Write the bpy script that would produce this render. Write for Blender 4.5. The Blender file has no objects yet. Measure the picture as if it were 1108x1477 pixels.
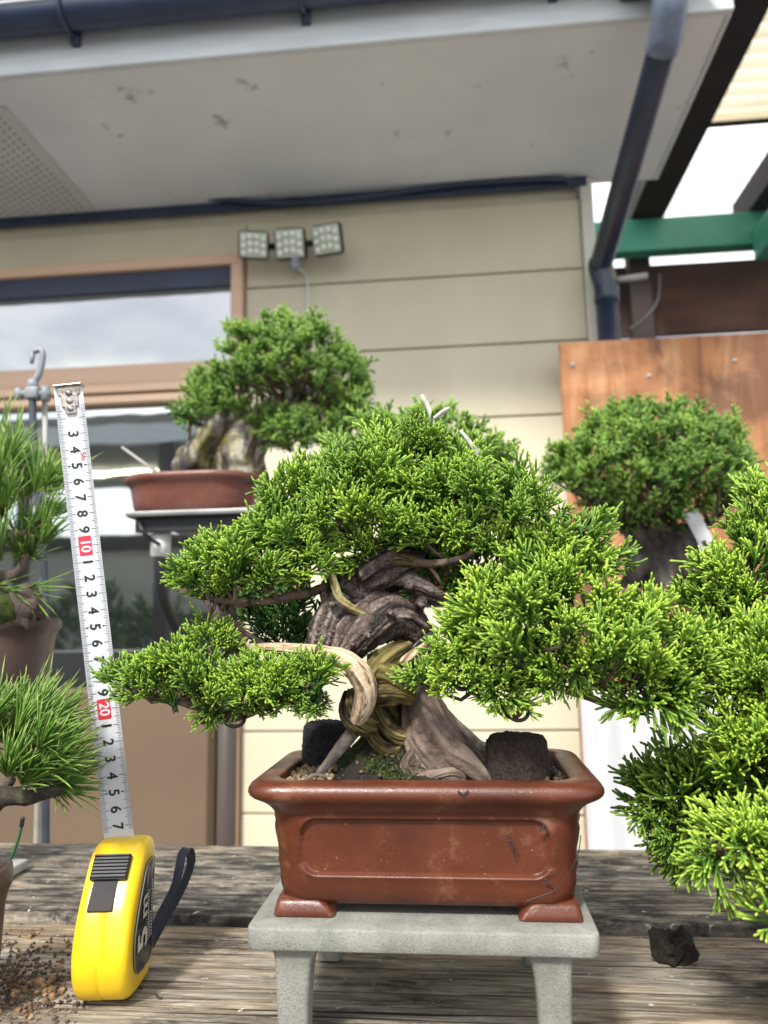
import bpy, bmesh, math
import numpy as np
from mathutils import Matrix, Vector

# ------------------------------------------------------------------ camera, sky, sun
sc = bpy.context.scene
col = sc.collection
R_ = math.radians
F, CX, CY = 1080.0, 554.0, 738.5
YAW, PITCH, ROLL = R_(5.5), R_(8.5), R_(1.0)
fw = np.array([-math.sin(YAW) * math.cos(PITCH), math.cos(YAW) * math.cos(PITCH), math.sin(PITCH)])
rt = np.array([math.cos(YAW), math.sin(YAW), 0.0])
up = np.cross(rt, fw)
CR = rt * math.cos(ROLL) - up * math.sin(ROLL)
CU = rt * math.sin(ROLL) + up * math.cos(ROLL)
CAM = np.array([0.0, 0.0, 1.02])

cd = bpy.data.cameras.new('camera')
co = bpy.data.objects.new('camera', cd)
col.objects.link(co)
co.matrix_world = Matrix(((CR[0], CU[0], -fw[0], CAM[0]), (CR[1], CU[1], -fw[1], CAM[1]),
                          (CR[2], CU[2], -fw[2], CAM[2]), (0, 0, 0, 1)))
cd.sensor_fit = 'VERTICAL'
cd.sensor_height = 36.0
cd.lens = F / 1477 * 36.0
cd.clip_start = 0.02
cd.clip_end = 500
cd.dof.use_dof = True
cd.dof.focus_distance = 0.445
cd.dof.aperture_fstop = 8.5
sc.camera = co

SUN_EL, SUN_AZ = 47.0, 20.0          # azimuth: degrees to the left of straight behind the camera
sun_dir = np.array([-math.sin(R_(SUN_AZ)) * math.cos(R_(SUN_EL)), -math.cos(R_(SUN_AZ)) * math.cos(R_(SUN_EL)), math.sin(R_(SUN_EL))])
sl = bpy.data.lights.new('sun', 'SUN')
sl.energy = 3.0
sl.angle = R_(8.0)
sl.color = (1.0, 0.965, 0.90)
so = bpy.data.objects.new('sun', sl)
col.objects.link(so)
so.rotation_euler = Vector(sun_dir).to_track_quat('Z', 'Y').to_euler()

wd = bpy.data.worlds.new('World')
sc.world = wd
wd.use_nodes = True
nt = wd.node_tree
nt.nodes.clear()
wo = nt.nodes.new('ShaderNodeOutputWorld')
bg = nt.nodes.new('ShaderNodeBackground')
sky = nt.nodes.new('ShaderNodeTexSky')
sky.sky_type = 'NISHITA'
sky.sun_disc = False
sky.sun_elevation = R_(SUN_EL)
sky.sun_rotation = math.atan2(sun_dir[0], sun_dir[1])
sky.air_density = 1.0
sky.dust_density = 2.0
tc = nt.nodes.new('ShaderNodeTexCoord')
mp = nt.nodes.new('ShaderNodeMapping')
mp.inputs['Scale'].default_value = (1, 1, 2.6)
nz = nt.nodes.new('ShaderNodeTexNoise')
nz.inputs['Scale'].default_value = 3.2
nz.inputs['Detail'].default_value = 8
nz.inputs['Roughness'].default_value = 0.58
rp = nt.nodes.new('ShaderNodeValToRGB')
rp.color_ramp.elements[0].position = 0.38
rp.color_ramp.elements[1].position = 0.60
nz2 = nt.nodes.new('ShaderNodeTexNoise')
nz2.inputs['Scale'].default_value = 5.5
nz2.inputs['Detail'].default_value = 6
rp2 = nt.nodes.new('ShaderNodeValToRGB')
rp2.color_ramp.elements[0].position = 0.36
rp2.color_ramp.elements[0].color = (6.6, 7.0, 7.8, 1)
rp2.color_ramp.elements[1].position = 0.60
rp2.color_ramp.elements[1].color = (13.0, 12.9, 12.6, 1)
mx = nt.nodes.new('ShaderNodeMix')
mx.data_type = 'RGBA'
L = nt.links.new
L(tc.outputs['Generated'], mp.inputs['Vector'])
L(mp.outputs['Vector'], nz.inputs['Vector'])
L(mp.outputs['Vector'], nz2.inputs['Vector'])
L(nz.outputs['Fac'], rp.inputs['Fac'])
L(nz2.outputs['Fac'], rp2.inputs['Fac'])
L(rp.outputs['Color'], mx.inputs['Factor'])
L(sky.outputs['Color'], mx.inputs['A'])
L(rp2.outputs['Color'], mx.inputs['B'])
L(mx.outputs['Result'], bg.inputs['Color'])
bg.inputs['Strength'].default_value = 0.122
L(bg.outputs['Background'], wo.inputs['Surface'])

vs = sc.view_settings
vs.view_transform = 'Standard'
vs.look = 'None'
vs.exposure = 0.96
vs.gamma = 1.0
vs.use_curve_mapping = False
sc.render.engine = 'CYCLES'
sc.cycles.max_bounces = 7
sc.cycles.transparent_max_bounces = 6
sc.cycles.use_denoising = True
sc.cycles.sample_clamp_indirect = 6

# ------------------------------------------------------------------ helpers
A_ = np.array


def ray(x, y):
    return fw + CR * (x - CX) / F - CU * (y - CY) / F


def at(x, y, Y):
    d = ray(x, y)
    return CAM + d * (Y / d[1])


def atz(x, y, z):
    d = ray(x, y)
    return CAM + d * ((z - CAM[2]) / d[2])


_tab = np.random.default_rng(5).random(4096)


def vnoise(p):
    """smooth value noise in 0..1 for an (N,3) array"""
    p = np.asarray(p, float)
    i = np.floor(p).astype(np.int64)
    f = p - i
    f = f * f * (3 - 2 * f)
    r = np.zeros(len(p))
    for dx in (0, 1):
        for dy in (0, 1):
            for dz in (0, 1):
                h = ((i[:, 0] + dx) * 73856093 ^ (i[:, 1] + dy) * 19349663 ^ (i[:, 2] + dz) * 83492791) & 4095
                w = (f[:, 0] if dx else 1 - f[:, 0]) * (f[:, 1] if dy else 1 - f[:, 1]) * (f[:, 2] if dz else 1 - f[:, 2])
                r += w * _tab[h]
    return r


def fbm(p, oct=4):
    p = np.asarray(p, float)
    a, s, t = 1.0, 0.0, 0.0
    for k in range(oct):
        s = s + a * vnoise(p * 2 ** k + 17.3 * k)
        t += a
        a *= 0.5
    return s / t


class MB:
    def __init__(self):
        self.v, self.f, self.n, self.a = [], [], 0, {}

    def add(self, v, faces, **attrs):
        v = np.asarray(v, float).reshape(-1, 3)
        self.v.append(v)
        for f in (faces if isinstance(faces, list) else [faces]):
            f = np.asarray(f, np.int64)
            if len(f):
                self.f.append(f + self.n)
        for k, x in attrs.items():
            self.a.setdefault(k, []).append(np.asarray(x, float))
        self.n += len(v)
        return self

    def box(self, c, s, bev=0.0, M=None):
        """box centre c, size s, chamfer bev"""
        h = np.asarray(s, float) / 2
        b = min(bev, *(h * 0.9)) if bev else 0
        if not b:
            v = A_([[x, y, z] for x in (-1, 1) for y in (-1, 1) for z in (-1, 1)]) * h
            f = [[0, 1, 3, 2], [4, 6, 7, 5], [0, 4, 5, 1], [2, 3, 7, 6], [0, 2, 6, 4], [1, 5, 7, 3]]
            fs = [A_(f)]
        else:
            bm = bmesh.new()
            bmesh.ops.create_cube(bm, size=2.0)
            for w in bm.verts:
                w.co = Vector((w.co.x * h[0], w.co.y * h[1], w.co.z * h[2]))
            bmesh.ops.bevel(bm, geom=list(bm.edges), offset=b, segments=2, profile=0.5, affect='EDGES')
            bm.verts.index_update()
            v = A_([w.co[:] for w in bm.verts])
            q = [[x.index for x in fc.verts] for fc in bm.faces]
            fs = [A_([x for x in q if len(x) == k]) for k in (3, 4)]
            bm.free()
        if M is not None:
            v = v @ np.asarray(M).T
        return self.add(v + np.asarray(c, float), fs)

    def box2(self, p0, p1, bev=0.0):
        p0, p1 = np.asarray(p0, float), np.asarray(p1, float)
        return self.box((p0 + p1) / 2, np.abs(p1 - p0), bev)

    def tube(self, path, rad, sides=10, prof=None, cap=True, **kw):
        P = np.asarray(path, float)
        n = len(P)
        rad = np.broadcast_to(np.asarray(rad, float), (n,))
        T = np.gradient(P, axis=0)
        T /= np.linalg.norm(T, axis=1)[:, None] + 1e-12
        u = np.cross(T[0], [0.31, 0.2, 0.93])
        if np.linalg.norm(u) < 1e-3:
            u = np.cross(T[0], [1, 0, 0])
        U = []
        for k in range(n):
            u = u - T[k] * (u @ T[k])
            u /= np.linalg.norm(u)
            U.append(u.copy())
        U = A_(U)
        W = np.cross(T, U)
        th = np.linspace(0, 2 * np.pi, sides, endpoint=False)
        m = np.ones((n, sides)) if prof is None else prof(np.linspace(0, 1, n)[:, None], th[None, :])
        V = P[:, None, :] + (rad[:, None] * m)[:, :, None] * (np.cos(th)[None, :, None] * U[:, None, :] + np.sin(th)[None, :, None] * W[:, None, :])
        V = V.reshape(-1, 3)
        i = np.arange(n - 1)[:, None] * sides
        j = np.arange(sides)[None, :]
        j2 = (j + 1) % sides
        q = np.stack([i + j, i + j2, i + sides + j2, i + sides + j], -1).reshape(-1, 4)
        fs = [q]
        if cap:
            V = np.vstack([V, P[0] - T[0] * rad[0] * 0.25, P[-1] + T[-1] * rad[-1] * 0.35])
            a, b = n * sides, n * sides + 1
            jj = np.arange(sides)
            k2 = (jj + 1) % sides
            fs.append(np.stack([np.full(sides, a), k2, jj], -1))
            o = (n - 1) * sides
            fs.append(np.stack([np.full(sides, b), o + jj, o + k2], -1))
        return self.add(V, fs, **{k: np.full(len(V), x) for k, x in kw.items()})

    def loft(self, rings, cap0=True, cap1=True):
        """rings: list of (M,3) closed loops"""
        Rg = A_(rings, float)
        n, m = Rg.shape[:2]
        V = Rg.reshape(-1, 3)
        i = np.arange(n - 1)[:, None] * m
        j = np.arange(m)[None, :]
        j2 = (j + 1) % m
        fs = [np.stack([i + j, i + j2, i + m + j2, i + m + j], -1).reshape(-1, 4)]
        ex = []
        jj = np.arange(m)
        k2 = (jj + 1) % m
        if cap0:
            ex.append(Rg[0].mean(0))
            fs.append(np.stack([np.full(m, n * m), k2, jj], -1))
        if cap1:
            ex.append(Rg[-1].mean(0))
            fs.append(np.stack([np.full(m, n * m + len(ex) - 1), (n - 1) * m + jj, (n - 1) * m + k2], -1))
        if ex:
            V = np.vstack([V, A_(ex)])
        return self.add(V, fs)

    def grid(self, G):
        """G (n,m,3) sheet"""
        n, m = G.shape[:2]
        i = np.arange(n - 1)[:, None] * m
        j = np.arange(m - 1)[None, :]
        q = np.stack([i + j, i + j + 1, i + m + j + 1, i + m + j], -1).reshape(-1, 4)
        return self.add(G.reshape(-1, 3), q)

    def mesh(self, name, smooth=True, off=None):
        V = np.vstack(self.v)
        if off is not None:
            V = V - off
        me = bpy.data.meshes.new(name)
        nl = sum(f.size for f in self.f)
        npoly = sum(len(f) for f in self.f)
        me.vertices.add(len(V))
        me.vertices.foreach_set('co', V.astype(np.float32).ravel())
        me.loops.add(nl)
        me.loops.foreach_set('vertex_index', np.concatenate([f.ravel() for f in self.f]).astype(np.int32))
        me.polygons.add(npoly)
        tot = np.concatenate([np.full(len(f), f.shape[1]) for f in self.f])
        st = np.concatenate([[0], np.cumsum(tot)[:-1]])
        me.polygons.foreach_set('loop_start', st.astype(np.int32))
        me.polygons.foreach_set('use_smooth', np.full(npoly, bool(smooth)))
        for k, x in self.a.items():
            at_ = me.attributes.new(k, 'FLOAT', 'POINT')
            at_.data.foreach_set('value', np.concatenate(x).astype(np.float32))
        me.update(calc_edges=True)
        me.validate()
        return me

    def build(self, name, mat, parent=None, smooth=True, sharp=None, loc=None):
        off = ORG.get(parent.name, np.zeros(3)) if parent else np.zeros(3)
        o0 = off if loc is None else np.asarray(loc, float)
        me = self.mesh(name, smooth, o0)
        if sharp:
            me.set_sharp_from_angle(angle=R_(sharp))
        o = bpy.data.objects.new(name, me)
        col.objects.link(o)
        if mat:
            me.materials.append(mat)
        if parent:
            o.parent = parent
            o.location = o0 - off
        else:
            o.location = o0
        ORG[o.name] = o0
        return o


ORG = {}


def tag(o, label, cat, group=None, kind=None):
    if label:
        o['label'] = label
    if cat:
        o['category'] = cat
    if group:
        o['group'] = group
    if kind:
        o['kind'] = kind
    return o


def thing(name, loc, label, cat, group=None):
    o = bpy.data.objects.new(name, None)
    col.objects.link(o)
    o.location = loc
    o.empty_display_size = 0.05
    ORG[o.name] = np.asarray(loc, float)
    return tag(o, label, cat, group)


def stuff(o):
    o['kind'] = 'stuff'
    return o


def spline(pts, n):
    """Catmull-Rom through pts (any dimension)"""
    P = A_(pts, float)
    P = np.vstack([2 * P[0] - P[1], P, 2 * P[-1] - P[-2]])
    k = len(P) - 3
    t = np.linspace(0, k, n)
    i = np.minimum(t.astype(int), k - 1)
    f = (t - i)[:, None]
    a, b, c, d = P[i], P[i + 1], P[i + 2], P[i + 3]
    return 0.5 * ((2 * b) + (c - a) * f + (2 * a - 5 * b + 4 * c - d) * f ** 2 + (3 * b - a - 3 * c + d) * f ** 3)


def pxpath(pts, n):
    """pts: (px, py, Y, radius) -> path, radii"""
    q = A_([list(at(p[0], p[1], p[2])) + [p[3]] for p in pts])
    s = spline(q, n)
    return s[:, :3], np.maximum(s[:, 3], 2e-4)


# ------------------------------------------------------------------ materials
def newmat(name):
    m = bpy.data.materials.new(name)
    m.use_nodes = True
    t = m.node_tree
    b = t.nodes['Principled BSDF']
    return m, t, b


def nd(t, typ, **kw):
    n = t.nodes.new(typ)
    for k, x in kw.items():
        if k in n.inputs:
            n.inputs[k].default_value = x
        else:
            setattr(n, k, x)
    return n


def ramp(t, stops):
    r = t.nodes.new('ShaderNodeValToRGB')
    e = r.color_ramp.elements
    while len(e) < len(stops):
        e.new(0.5)
    for x, (p, c) in zip(e, stops):
        x.position = p
        x.color = (*c, 1) if len(c) == 3 else c
    return r


def noise(t, vec, scale, detail=5, rough=0.6, dist=0.0):
    n = nd(t, 'ShaderNodeTexNoise')
    n.inputs['Scale'].default_value = scale
    n.inputs['Detail'].default_value = detail
    n.inputs['Roughness'].default_value = rough
    n.inputs['Distortion'].default_value = dist
    t.links.new(vec, n.inputs['Vector'])
    return n.outputs['Fac']


def coords(t, scale=(1, 1, 1), rot=(0, 0, 0)):
    c = nd(t, 'ShaderNodeTexCoord')
    m = nd(t, 'ShaderNodeMapping')
    m.inputs['Scale'].default_value = scale
    m.inputs['Rotation'].default_value = rot
    t.links.new(c.outputs['Object'], m.inputs['Vector'])
    return m.outputs['Vector']


def bump(t, b, fac, strength, dist):
    n = nd(t, 'ShaderNodeBump')
    n.inputs['Strength'].default_value = strength
    n.inputs['Distance'].default_value = dist
    t.links.new(fac, n.inputs['Height'])
    t.links.new(n.outputs['Normal'], b.inputs['Normal'])
    return n


def mixc(t, fac, a, b, mode='MIX'):
    m = nd(t, 'ShaderNodeMix', data_type='RGBA', blend_type=mode)
    for s, x in (('Factor', fac), ('A', a), ('B', b)):
        if hasattr(x, 'is_linked') or hasattr(x, 'links'):
            t.links.new(x, m.inputs[s])
        else:
            m.inputs[s].default_value = x if s == 'Factor' else (*x, 1)
    return m.outputs['Result']


def simple(name, c1, c2=None, scale=20, rough=0.6, bmp=0.0, bscale=60, bdist=0.002, stretch=(1, 1, 1), metallic=0.0, spec=0.5,
           lo=0.35, hi=0.65, spots=None, detail=5, coat=0.0):
    m, t, b = newmat(name)
    v = coords(t, stretch)
    if c2 is None:
        c2 = tuple(x * 0.75 for x in c1)
    r = ramp(t, [(lo, c2), (hi, c1)])
    t.links.new(noise(t, v, scale, detail), r.inputs['Fac'])
    out = r.outputs['Color']
    if spots:                      # (scale, threshold, colour)
        n = noise(t, v, spots[0], 4, 0.65)
        rr = ramp(t, [(spots[1], (0, 0, 0)), (spots[1] + 0.08, (1, 1, 1))])
        t.links.new(n, rr.inputs['Fac'])
        out = mixc(t, rr.outputs['Color'], out, spots[2])
    t.links.new(out, b.inputs['Base Color'])
    b.inputs['Roughness'].default_value = rough
    b.inputs['Metallic'].default_value = metallic
    b.inputs['Specular IOR Level'].default_value = spec
    b.inputs['Coat Weight'].default_value = coat
    if bmp:
        bump(t, b, noise(t, v, bscale, 6), bmp, bdist)
    return m


def foliage_mat(name, dark, mid, tip, transl=0.22, tipgain=1.0):
    m, t, b = newmat(name)
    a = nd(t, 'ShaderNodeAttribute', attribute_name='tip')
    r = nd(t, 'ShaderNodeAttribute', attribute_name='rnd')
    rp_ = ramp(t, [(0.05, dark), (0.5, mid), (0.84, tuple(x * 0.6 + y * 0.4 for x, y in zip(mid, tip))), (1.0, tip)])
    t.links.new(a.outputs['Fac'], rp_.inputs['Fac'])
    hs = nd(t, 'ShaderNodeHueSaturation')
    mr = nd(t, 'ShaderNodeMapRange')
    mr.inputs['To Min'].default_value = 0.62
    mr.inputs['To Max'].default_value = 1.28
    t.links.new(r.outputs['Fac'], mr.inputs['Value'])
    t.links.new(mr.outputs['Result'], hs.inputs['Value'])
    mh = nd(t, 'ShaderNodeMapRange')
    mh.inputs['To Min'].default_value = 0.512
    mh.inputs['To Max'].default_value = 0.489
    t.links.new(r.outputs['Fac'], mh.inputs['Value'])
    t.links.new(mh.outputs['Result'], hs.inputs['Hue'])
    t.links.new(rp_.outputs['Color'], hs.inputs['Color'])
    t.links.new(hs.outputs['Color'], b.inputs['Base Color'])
    b.inputs['Roughness'].default_value = 0.42
    b.inputs['Specular IOR Level'].default_value = 0.45
    v = coords(t)
    vo = nd(t, 'ShaderNodeTexVoronoi')
    vo.inputs['Scale'].default_value = 900
    t.links.new(v, vo.inputs['Vector'])
    bump(t, b, vo.outputs['Distance'], 0.5, 0.0006)
    tr = nd(t, 'ShaderNodeBsdfTranslucent')
    t.links.new(hs.outputs['Color'], tr.inputs['Color'])
    ms = nd(t, 'ShaderNodeMixShader')
    ms.inputs['Fac'].default_value = transl
    t.links.new(b.outputs['BSDF'], ms.inputs[1])
    t.links.new(tr.outputs['BSDF'], ms.inputs[2])
    t.links.new(ms.outputs['Shader'], t.nodes['Material Output'].inputs['Surface'])
    return m


def wood_weathered(name, warm, darkness, seed, edge=(9.0, 9.1)):
    """grey weathered plank, grain along X, black lichen blotches"""
    m, t, b = newmat(name)
    c = nd(t, 'ShaderNodeTexCoord')

    def mapped(scale, loc):
        q = nd(t, 'ShaderNodeMapping')
        q.inputs['Scale'].default_value = scale
        q.inputs['Location'].default_value = loc
        t.links.new(c.outputs['Object'], q.inputs['Vector'])
        return q.outputs['Vector']

    def thr(fac, a, b_):
        r = ramp(t, [(a, (0, 0, 0)), (b_, (1, 1, 1))])
        t.links.new(fac, r.inputs['Fac'])
        return r.outputs['Color']

    g1 = mapped((16, 190, 60), (seed, seed * 2, 0))
    g = noise(t, g1, 1.0, 8, 0.72, 0.5)
    gr = ramp(t, [(0.30, (0.05, 0.043, 0.035)), (0.42, (0.17, 0.148, 0.118)), (0.54, (0.34, 0.30, 0.24)), (0.70, (0.62, 0.57, 0.48))])
    t.links.new(g, gr.inputs['Fac'])
    col_ = gr.outputs['Color']
    w = thr(noise(t, mapped((3.0, 12, 3), (seed, 1, 2)), 1.4, 5, 0.6), 0.42, 0.62)
    wf = nd(t, 'ShaderNodeMath', operation='MULTIPLY')
    wf.inputs[1].default_value = warm
    t.links.new(w, wf.inputs[0])
    col_ = mixc(t, wf.outputs[0], col_, (1.0, 0.72, 0.38), 'MULTIPLY')
    # greenish grey film
    gf = thr(noise(t, mapped((4, 20, 5), (seed + 7, 4, 1)), 1.2, 5, 0.6), 0.50, 0.66)
    gm = nd(t, 'ShaderNodeMath', operation='MULTIPLY')
    gm.inputs[1].default_value = 0.35
    t.links.new(gf, gm.inputs[0])
    col_ = mixc(t, gm.outputs[0], col_, (0.10, 0.105, 0.07))
    # black lichen: big blotches broken up by grain and speckle
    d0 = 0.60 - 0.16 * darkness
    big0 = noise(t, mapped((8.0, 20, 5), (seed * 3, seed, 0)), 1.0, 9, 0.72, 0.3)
    # mould along the plank joints, blackened further to paint the gap's shade
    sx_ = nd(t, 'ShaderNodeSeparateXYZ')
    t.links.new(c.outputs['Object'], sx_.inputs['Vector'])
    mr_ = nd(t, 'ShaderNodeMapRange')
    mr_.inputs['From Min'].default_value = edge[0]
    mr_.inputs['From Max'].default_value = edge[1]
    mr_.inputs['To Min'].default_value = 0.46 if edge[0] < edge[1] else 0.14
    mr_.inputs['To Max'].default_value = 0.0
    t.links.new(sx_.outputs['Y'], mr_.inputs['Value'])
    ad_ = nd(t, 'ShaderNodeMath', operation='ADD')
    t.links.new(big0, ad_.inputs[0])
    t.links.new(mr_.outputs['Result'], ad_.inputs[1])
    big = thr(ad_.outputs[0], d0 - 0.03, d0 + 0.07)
    fine = thr(noise(t, mapped((26, 120, 40), (seed, 3, 5)), 1.0, 6, 0.75), 0.36, 0.56)
    sm = mixc(t, 1.0, big, fine, 'MULTIPLY')
    sf = nd(t, 'ShaderNodeMath', operation='MULTIPLY')
    sf.inputs[1].default_value = 0.93
    t.links.new(sm, sf.inputs[0])
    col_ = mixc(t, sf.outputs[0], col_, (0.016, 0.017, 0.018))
    # dark hairline cracks along the grain
    ck = thr(noise(t, mapped((3.5, 260, 10), (seed * 5, 0, 3)), 1.0, 3, 0.55), 0.60, 0.63)
    cf = nd(t, 'ShaderNodeMath', operation='MULTIPLY')
    cf.inputs[1].default_value = 0.9
    t.links.new(ck, cf.inputs[0])
    col_ = mixc(t, cf.outputs[0], col_, (0.02, 0.017, 0.014))
    # pale lichen specks
    sp = thr(noise(t, mapped((110, 190, 60), (2, seed, 1)), 1.0, 3, 0.6), 0.66, 0.72)
    col_ = mixc(t, sp, col_, (0.55, 0.52, 0.45))
    t.links.new(col_, b.inputs['Base Color'])
    b.inputs['Roughness'].default_value = 0.8
    b.inputs['Specular IOR Level'].default_value = 0.3
    bump(t, b, g, 1.0, 0.0028)
    return m


M = {}
M['leaf'] = foliage_mat('juniper_foliage', (0.010, 0.038, 0.008), (0.062, 0.168, 0.018), (0.41, 0.60, 0.065))  # cord bases darkened to paint inner-pad shade; lime tips are young growth
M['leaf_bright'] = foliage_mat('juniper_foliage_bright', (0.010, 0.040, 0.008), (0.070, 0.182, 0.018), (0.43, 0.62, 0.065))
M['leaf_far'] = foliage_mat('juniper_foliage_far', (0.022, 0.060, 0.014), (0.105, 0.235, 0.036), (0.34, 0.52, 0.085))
M['needle'] = foliage_mat('pine_needle', (0.17, 0.25, 0.045), (0.125, 0.27, 0.042), (0.46, 0.52, 0.13), 0.15)
M['twig'] = simple('twig_bark', (0.16, 0.10, 0.07), (0.045, 0.032, 0.026), 180, 0.8, 0.6, 600, 0.0008)
M['cream'] = simple('cream_siding', (0.61, 0.555, 0.41), (0.54, 0.49, 0.36), 2.2, 0.75, 0.25, 420, 0.0012, stretch=(1.6, 1, 0.8), spots=(14, 0.70, (0.46, 0.415, 0.305)), detail=8)
M['trim'] = simple('corner_trim_paint', (0.66, 0.64, 0.56), (0.60, 0.58, 0.50), 5, 0.6)
M['soffit'] = simple('soffit_board', (0.72, 0.73, 0.73), (0.62, 0.63, 0.63), 2.2, 0.85, 0.1, 90, 0.001, spots=(9.0, 0.635, (0.36, 0.325, 0.29)))
M['vent'] = simple('vent_panel_metal', (0.58, 0.56, 0.54), (0.53, 0.51, 0.49), 4, 0.7)
M['hole'] = simple('dark_hole', (0.05, 0.045, 0.045), None, 30, 0.9)
M['fascia'] = simple('fascia_paint', (0.60, 0.62, 0.62), (0.50, 0.53, 0.54), 6, 0.55, stretch=(1, 1, 6))
M['navy'] = simple('navy_gutter_plastic', (0.030, 0.045, 0.085), (0.02, 0.03, 0.06), 9, 0.38, spec=0.5)
M['pipe'] = simple('downpipe_plastic', (0.018, 0.028, 0.055), (0.012, 0.020, 0.040), 8, 0.28, spec=0.5)
M['roofm'] = simple('roof_metal', (0.06, 0.08, 0.12), None, 8, 0.5)
M['bronze'] = simple('bronze_window_frame', (0.66, 0.45, 0.31), (0.60, 0.40, 0.27), 4, 0.45, spec=0.5, stretch=(0.4, 1, 8))
M['dframe'] = simple('dark_brown_frame', (0.085, 0.062, 0.05), (0.06, 0.045, 0.038), 5, 0.5, stretch=(8, 1, 0.4))
M['tanpanel'] = simple('brown_cardboard', (0.145, 0.098, 0.060), (0.125, 0.084, 0.052), 2.5, 0.8, 0.1, 40, 0.001)
M['ply'] = None
M['white'] = simple('white_corrugated', (0.56, 0.56, 0.57), (0.46, 0.46, 0.47), 5, 0.6, stretch=(6, 1, 0.4))
M['darkwood'] = simple('dark_stained_wood', (0.026, 0.016, 0.014), (0.014, 0.009, 0.009), 6, 0.8, stretch=(1, 1, 5))
M['boards'] = simple('red_brown_boards', (0.075, 0.032, 0.022), (0.026, 0.013, 0.011), 2.2, 0.85, stretch=(1, 1, 4))
M['green'] = simple('green_steel_paint', (0.045, 0.245, 0.165), (0.035, 0.20, 0.135), 5, 0.5)
M['tile'] = simple('concrete_ground', (0.24, 0.24, 0.24), (0.18, 0.18, 0.18), 2.0, 0.9, 0.3, 40, 0.004)
M['greymetal'] = simple('galvanised_grey', (0.25, 0.25, 0.245), (0.17, 0.17, 0.17), 14, 0.45, metallic=0.5)
M['whiteplastic'] = simple('white_plastic', (0.75, 0.75, 0.72), None, 9, 0.5)
M['black'] = simple('black_plastic', (0.014, 0.015, 0.018), (0.010, 0.011, 0.013), 30, 0.45)
M['blackgloss'] = simple('black_label', (0.012, 0.013, 0.015), None, 40, 0.22)
M['yellow'] = simple('yellow_plastic', (0.80, 0.53, 0.014), (0.77, 0.505, 0.013), 25, 0.30, 0.06, 300, 0.0004, spec=0.5)
M['steel'] = simple('hook_steel', (0.50, 0.46, 0.40), (0.22, 0.19, 0.16), 260, 0.32, metallic=0.9)
M['blade'] = simple('blade_white', (0.60, 0.61, 0.65), (0.56, 0.57, 0.61), 30, 0.33)
M['ink'] = simple('black_ink', (0.012, 0.012, 0.014), None, 50, 0.5)
M['red'] = simple('red_ink', (0.62, 0.025, 0.055), None, 50, 0.45)
M['paleink'] = simple('pale_print', (0.62, 0.60, 0.55), None, 50, 0.5)
M['webbing'] = simple('navy_webbing', (0.018, 0.024, 0.038), (0.010, 0.013, 0.022), 120, 0.6, 0.5, 1500, 0.0004)
M['brownbar'] = simple('brown_clip', (0.14, 0.075, 0.04), None, 60, 0.5)
M['wire'] = simple('dark_copper_wire', (0.035, 0.024, 0.020), (0.02, 0.014, 0.012), 90, 0.5)
M['greenwire'] = simple('green_coated_wire', (0.02, 0.13, 0.045), None, 60, 0.4)
M['hose'] = simple('dark_blue_hose', (0.045, 0.055, 0.075), (0.03, 0.036, 0.05), 30, 0.5)
M['greyplastic'] = simple('grey_plastic', (0.23, 0.25, 0.27), (0.17, 0.18, 0.20), 60, 0.5)
M['rod'] = simple('grey_rod', (0.38, 0.37, 0.34), (0.28, 0.27, 0.25), 40, 0.5)
M['slab'] = simple('grey_slab', (0.36, 0.35, 0.33), (0.26, 0.255, 0.24), 60, 0.85, 0.4, 300, 0.001)
M['redpot'] = simple('dark_red_glaze', (0.115, 0.030, 0.024), (0.08, 0.022, 0.018), 20, 0.4)
M['tag'] = simple('grey_plant_tag', (0.55, 0.56, 0.57), None, 40, 0.5)


def ply_mat():
    m, t, b = newmat('plywood_weathered')
    v = coords(t, (9, 1, 1.2))
    r = ramp(t, [(0.28, (0.20, 0.085, 0.038)), (0.48, (0.42, 0.18, 0.072)), (0.70, (0.56, 0.32, 0.17))])
    t.links.new(noise(t, v, 1.6, 8, 0.65, 1.2), r.inputs['Fac'])
    v2 = coords(t, (1.5, 1, 2.2))
    r2 = ramp(t, [(0.40, (0.34, 0.33, 0.34)), (0.54, (0.78, 0.76, 0.74)), (0.66, (1, 1, 1))])
    t.links.new(noise(t, v2, 2.4, 6, 0.6, 0.5), r2.inputs['Fac'])
    t.links.new(mixc(t, 1.0, r.outputs['Color'], r2.outputs['Color'], 'MULTIPLY'), b.inputs['Base Color'])
    b.inputs['Roughness'].default_value = 0.75
    return m


def poly_mat(name, colr, tr):
    m, t, b = newmat(name)
    v = coords(t)
    r = ramp(t, [(0.35, tuple(x * 0.85 for x in colr)), (0.65, colr)])
    t.links.new(noise(t, v, 3, 5), r.inputs['Fac'])
    t.links.new(r.outputs['Color'], b.inputs['Base Color'])
    b.inputs['Roughness'].default_value = 0.5
    x = nd(t, 'ShaderNodeBsdfTranslucent')
    t.links.new(r.outputs['Color'], x.inputs['Color'])
    ms = nd(t, 'ShaderNodeMixShader')
    ms.inputs['Fac'].default_value = tr
    t.links.new(b.outputs['BSDF'], ms.inputs[1])
    t.links.new(x.outputs['BSDF'], ms.inputs[2])
    t.links.new(ms.outputs['Shader'], t.nodes['Material Output'].inputs['Surface'])
    return m


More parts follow.
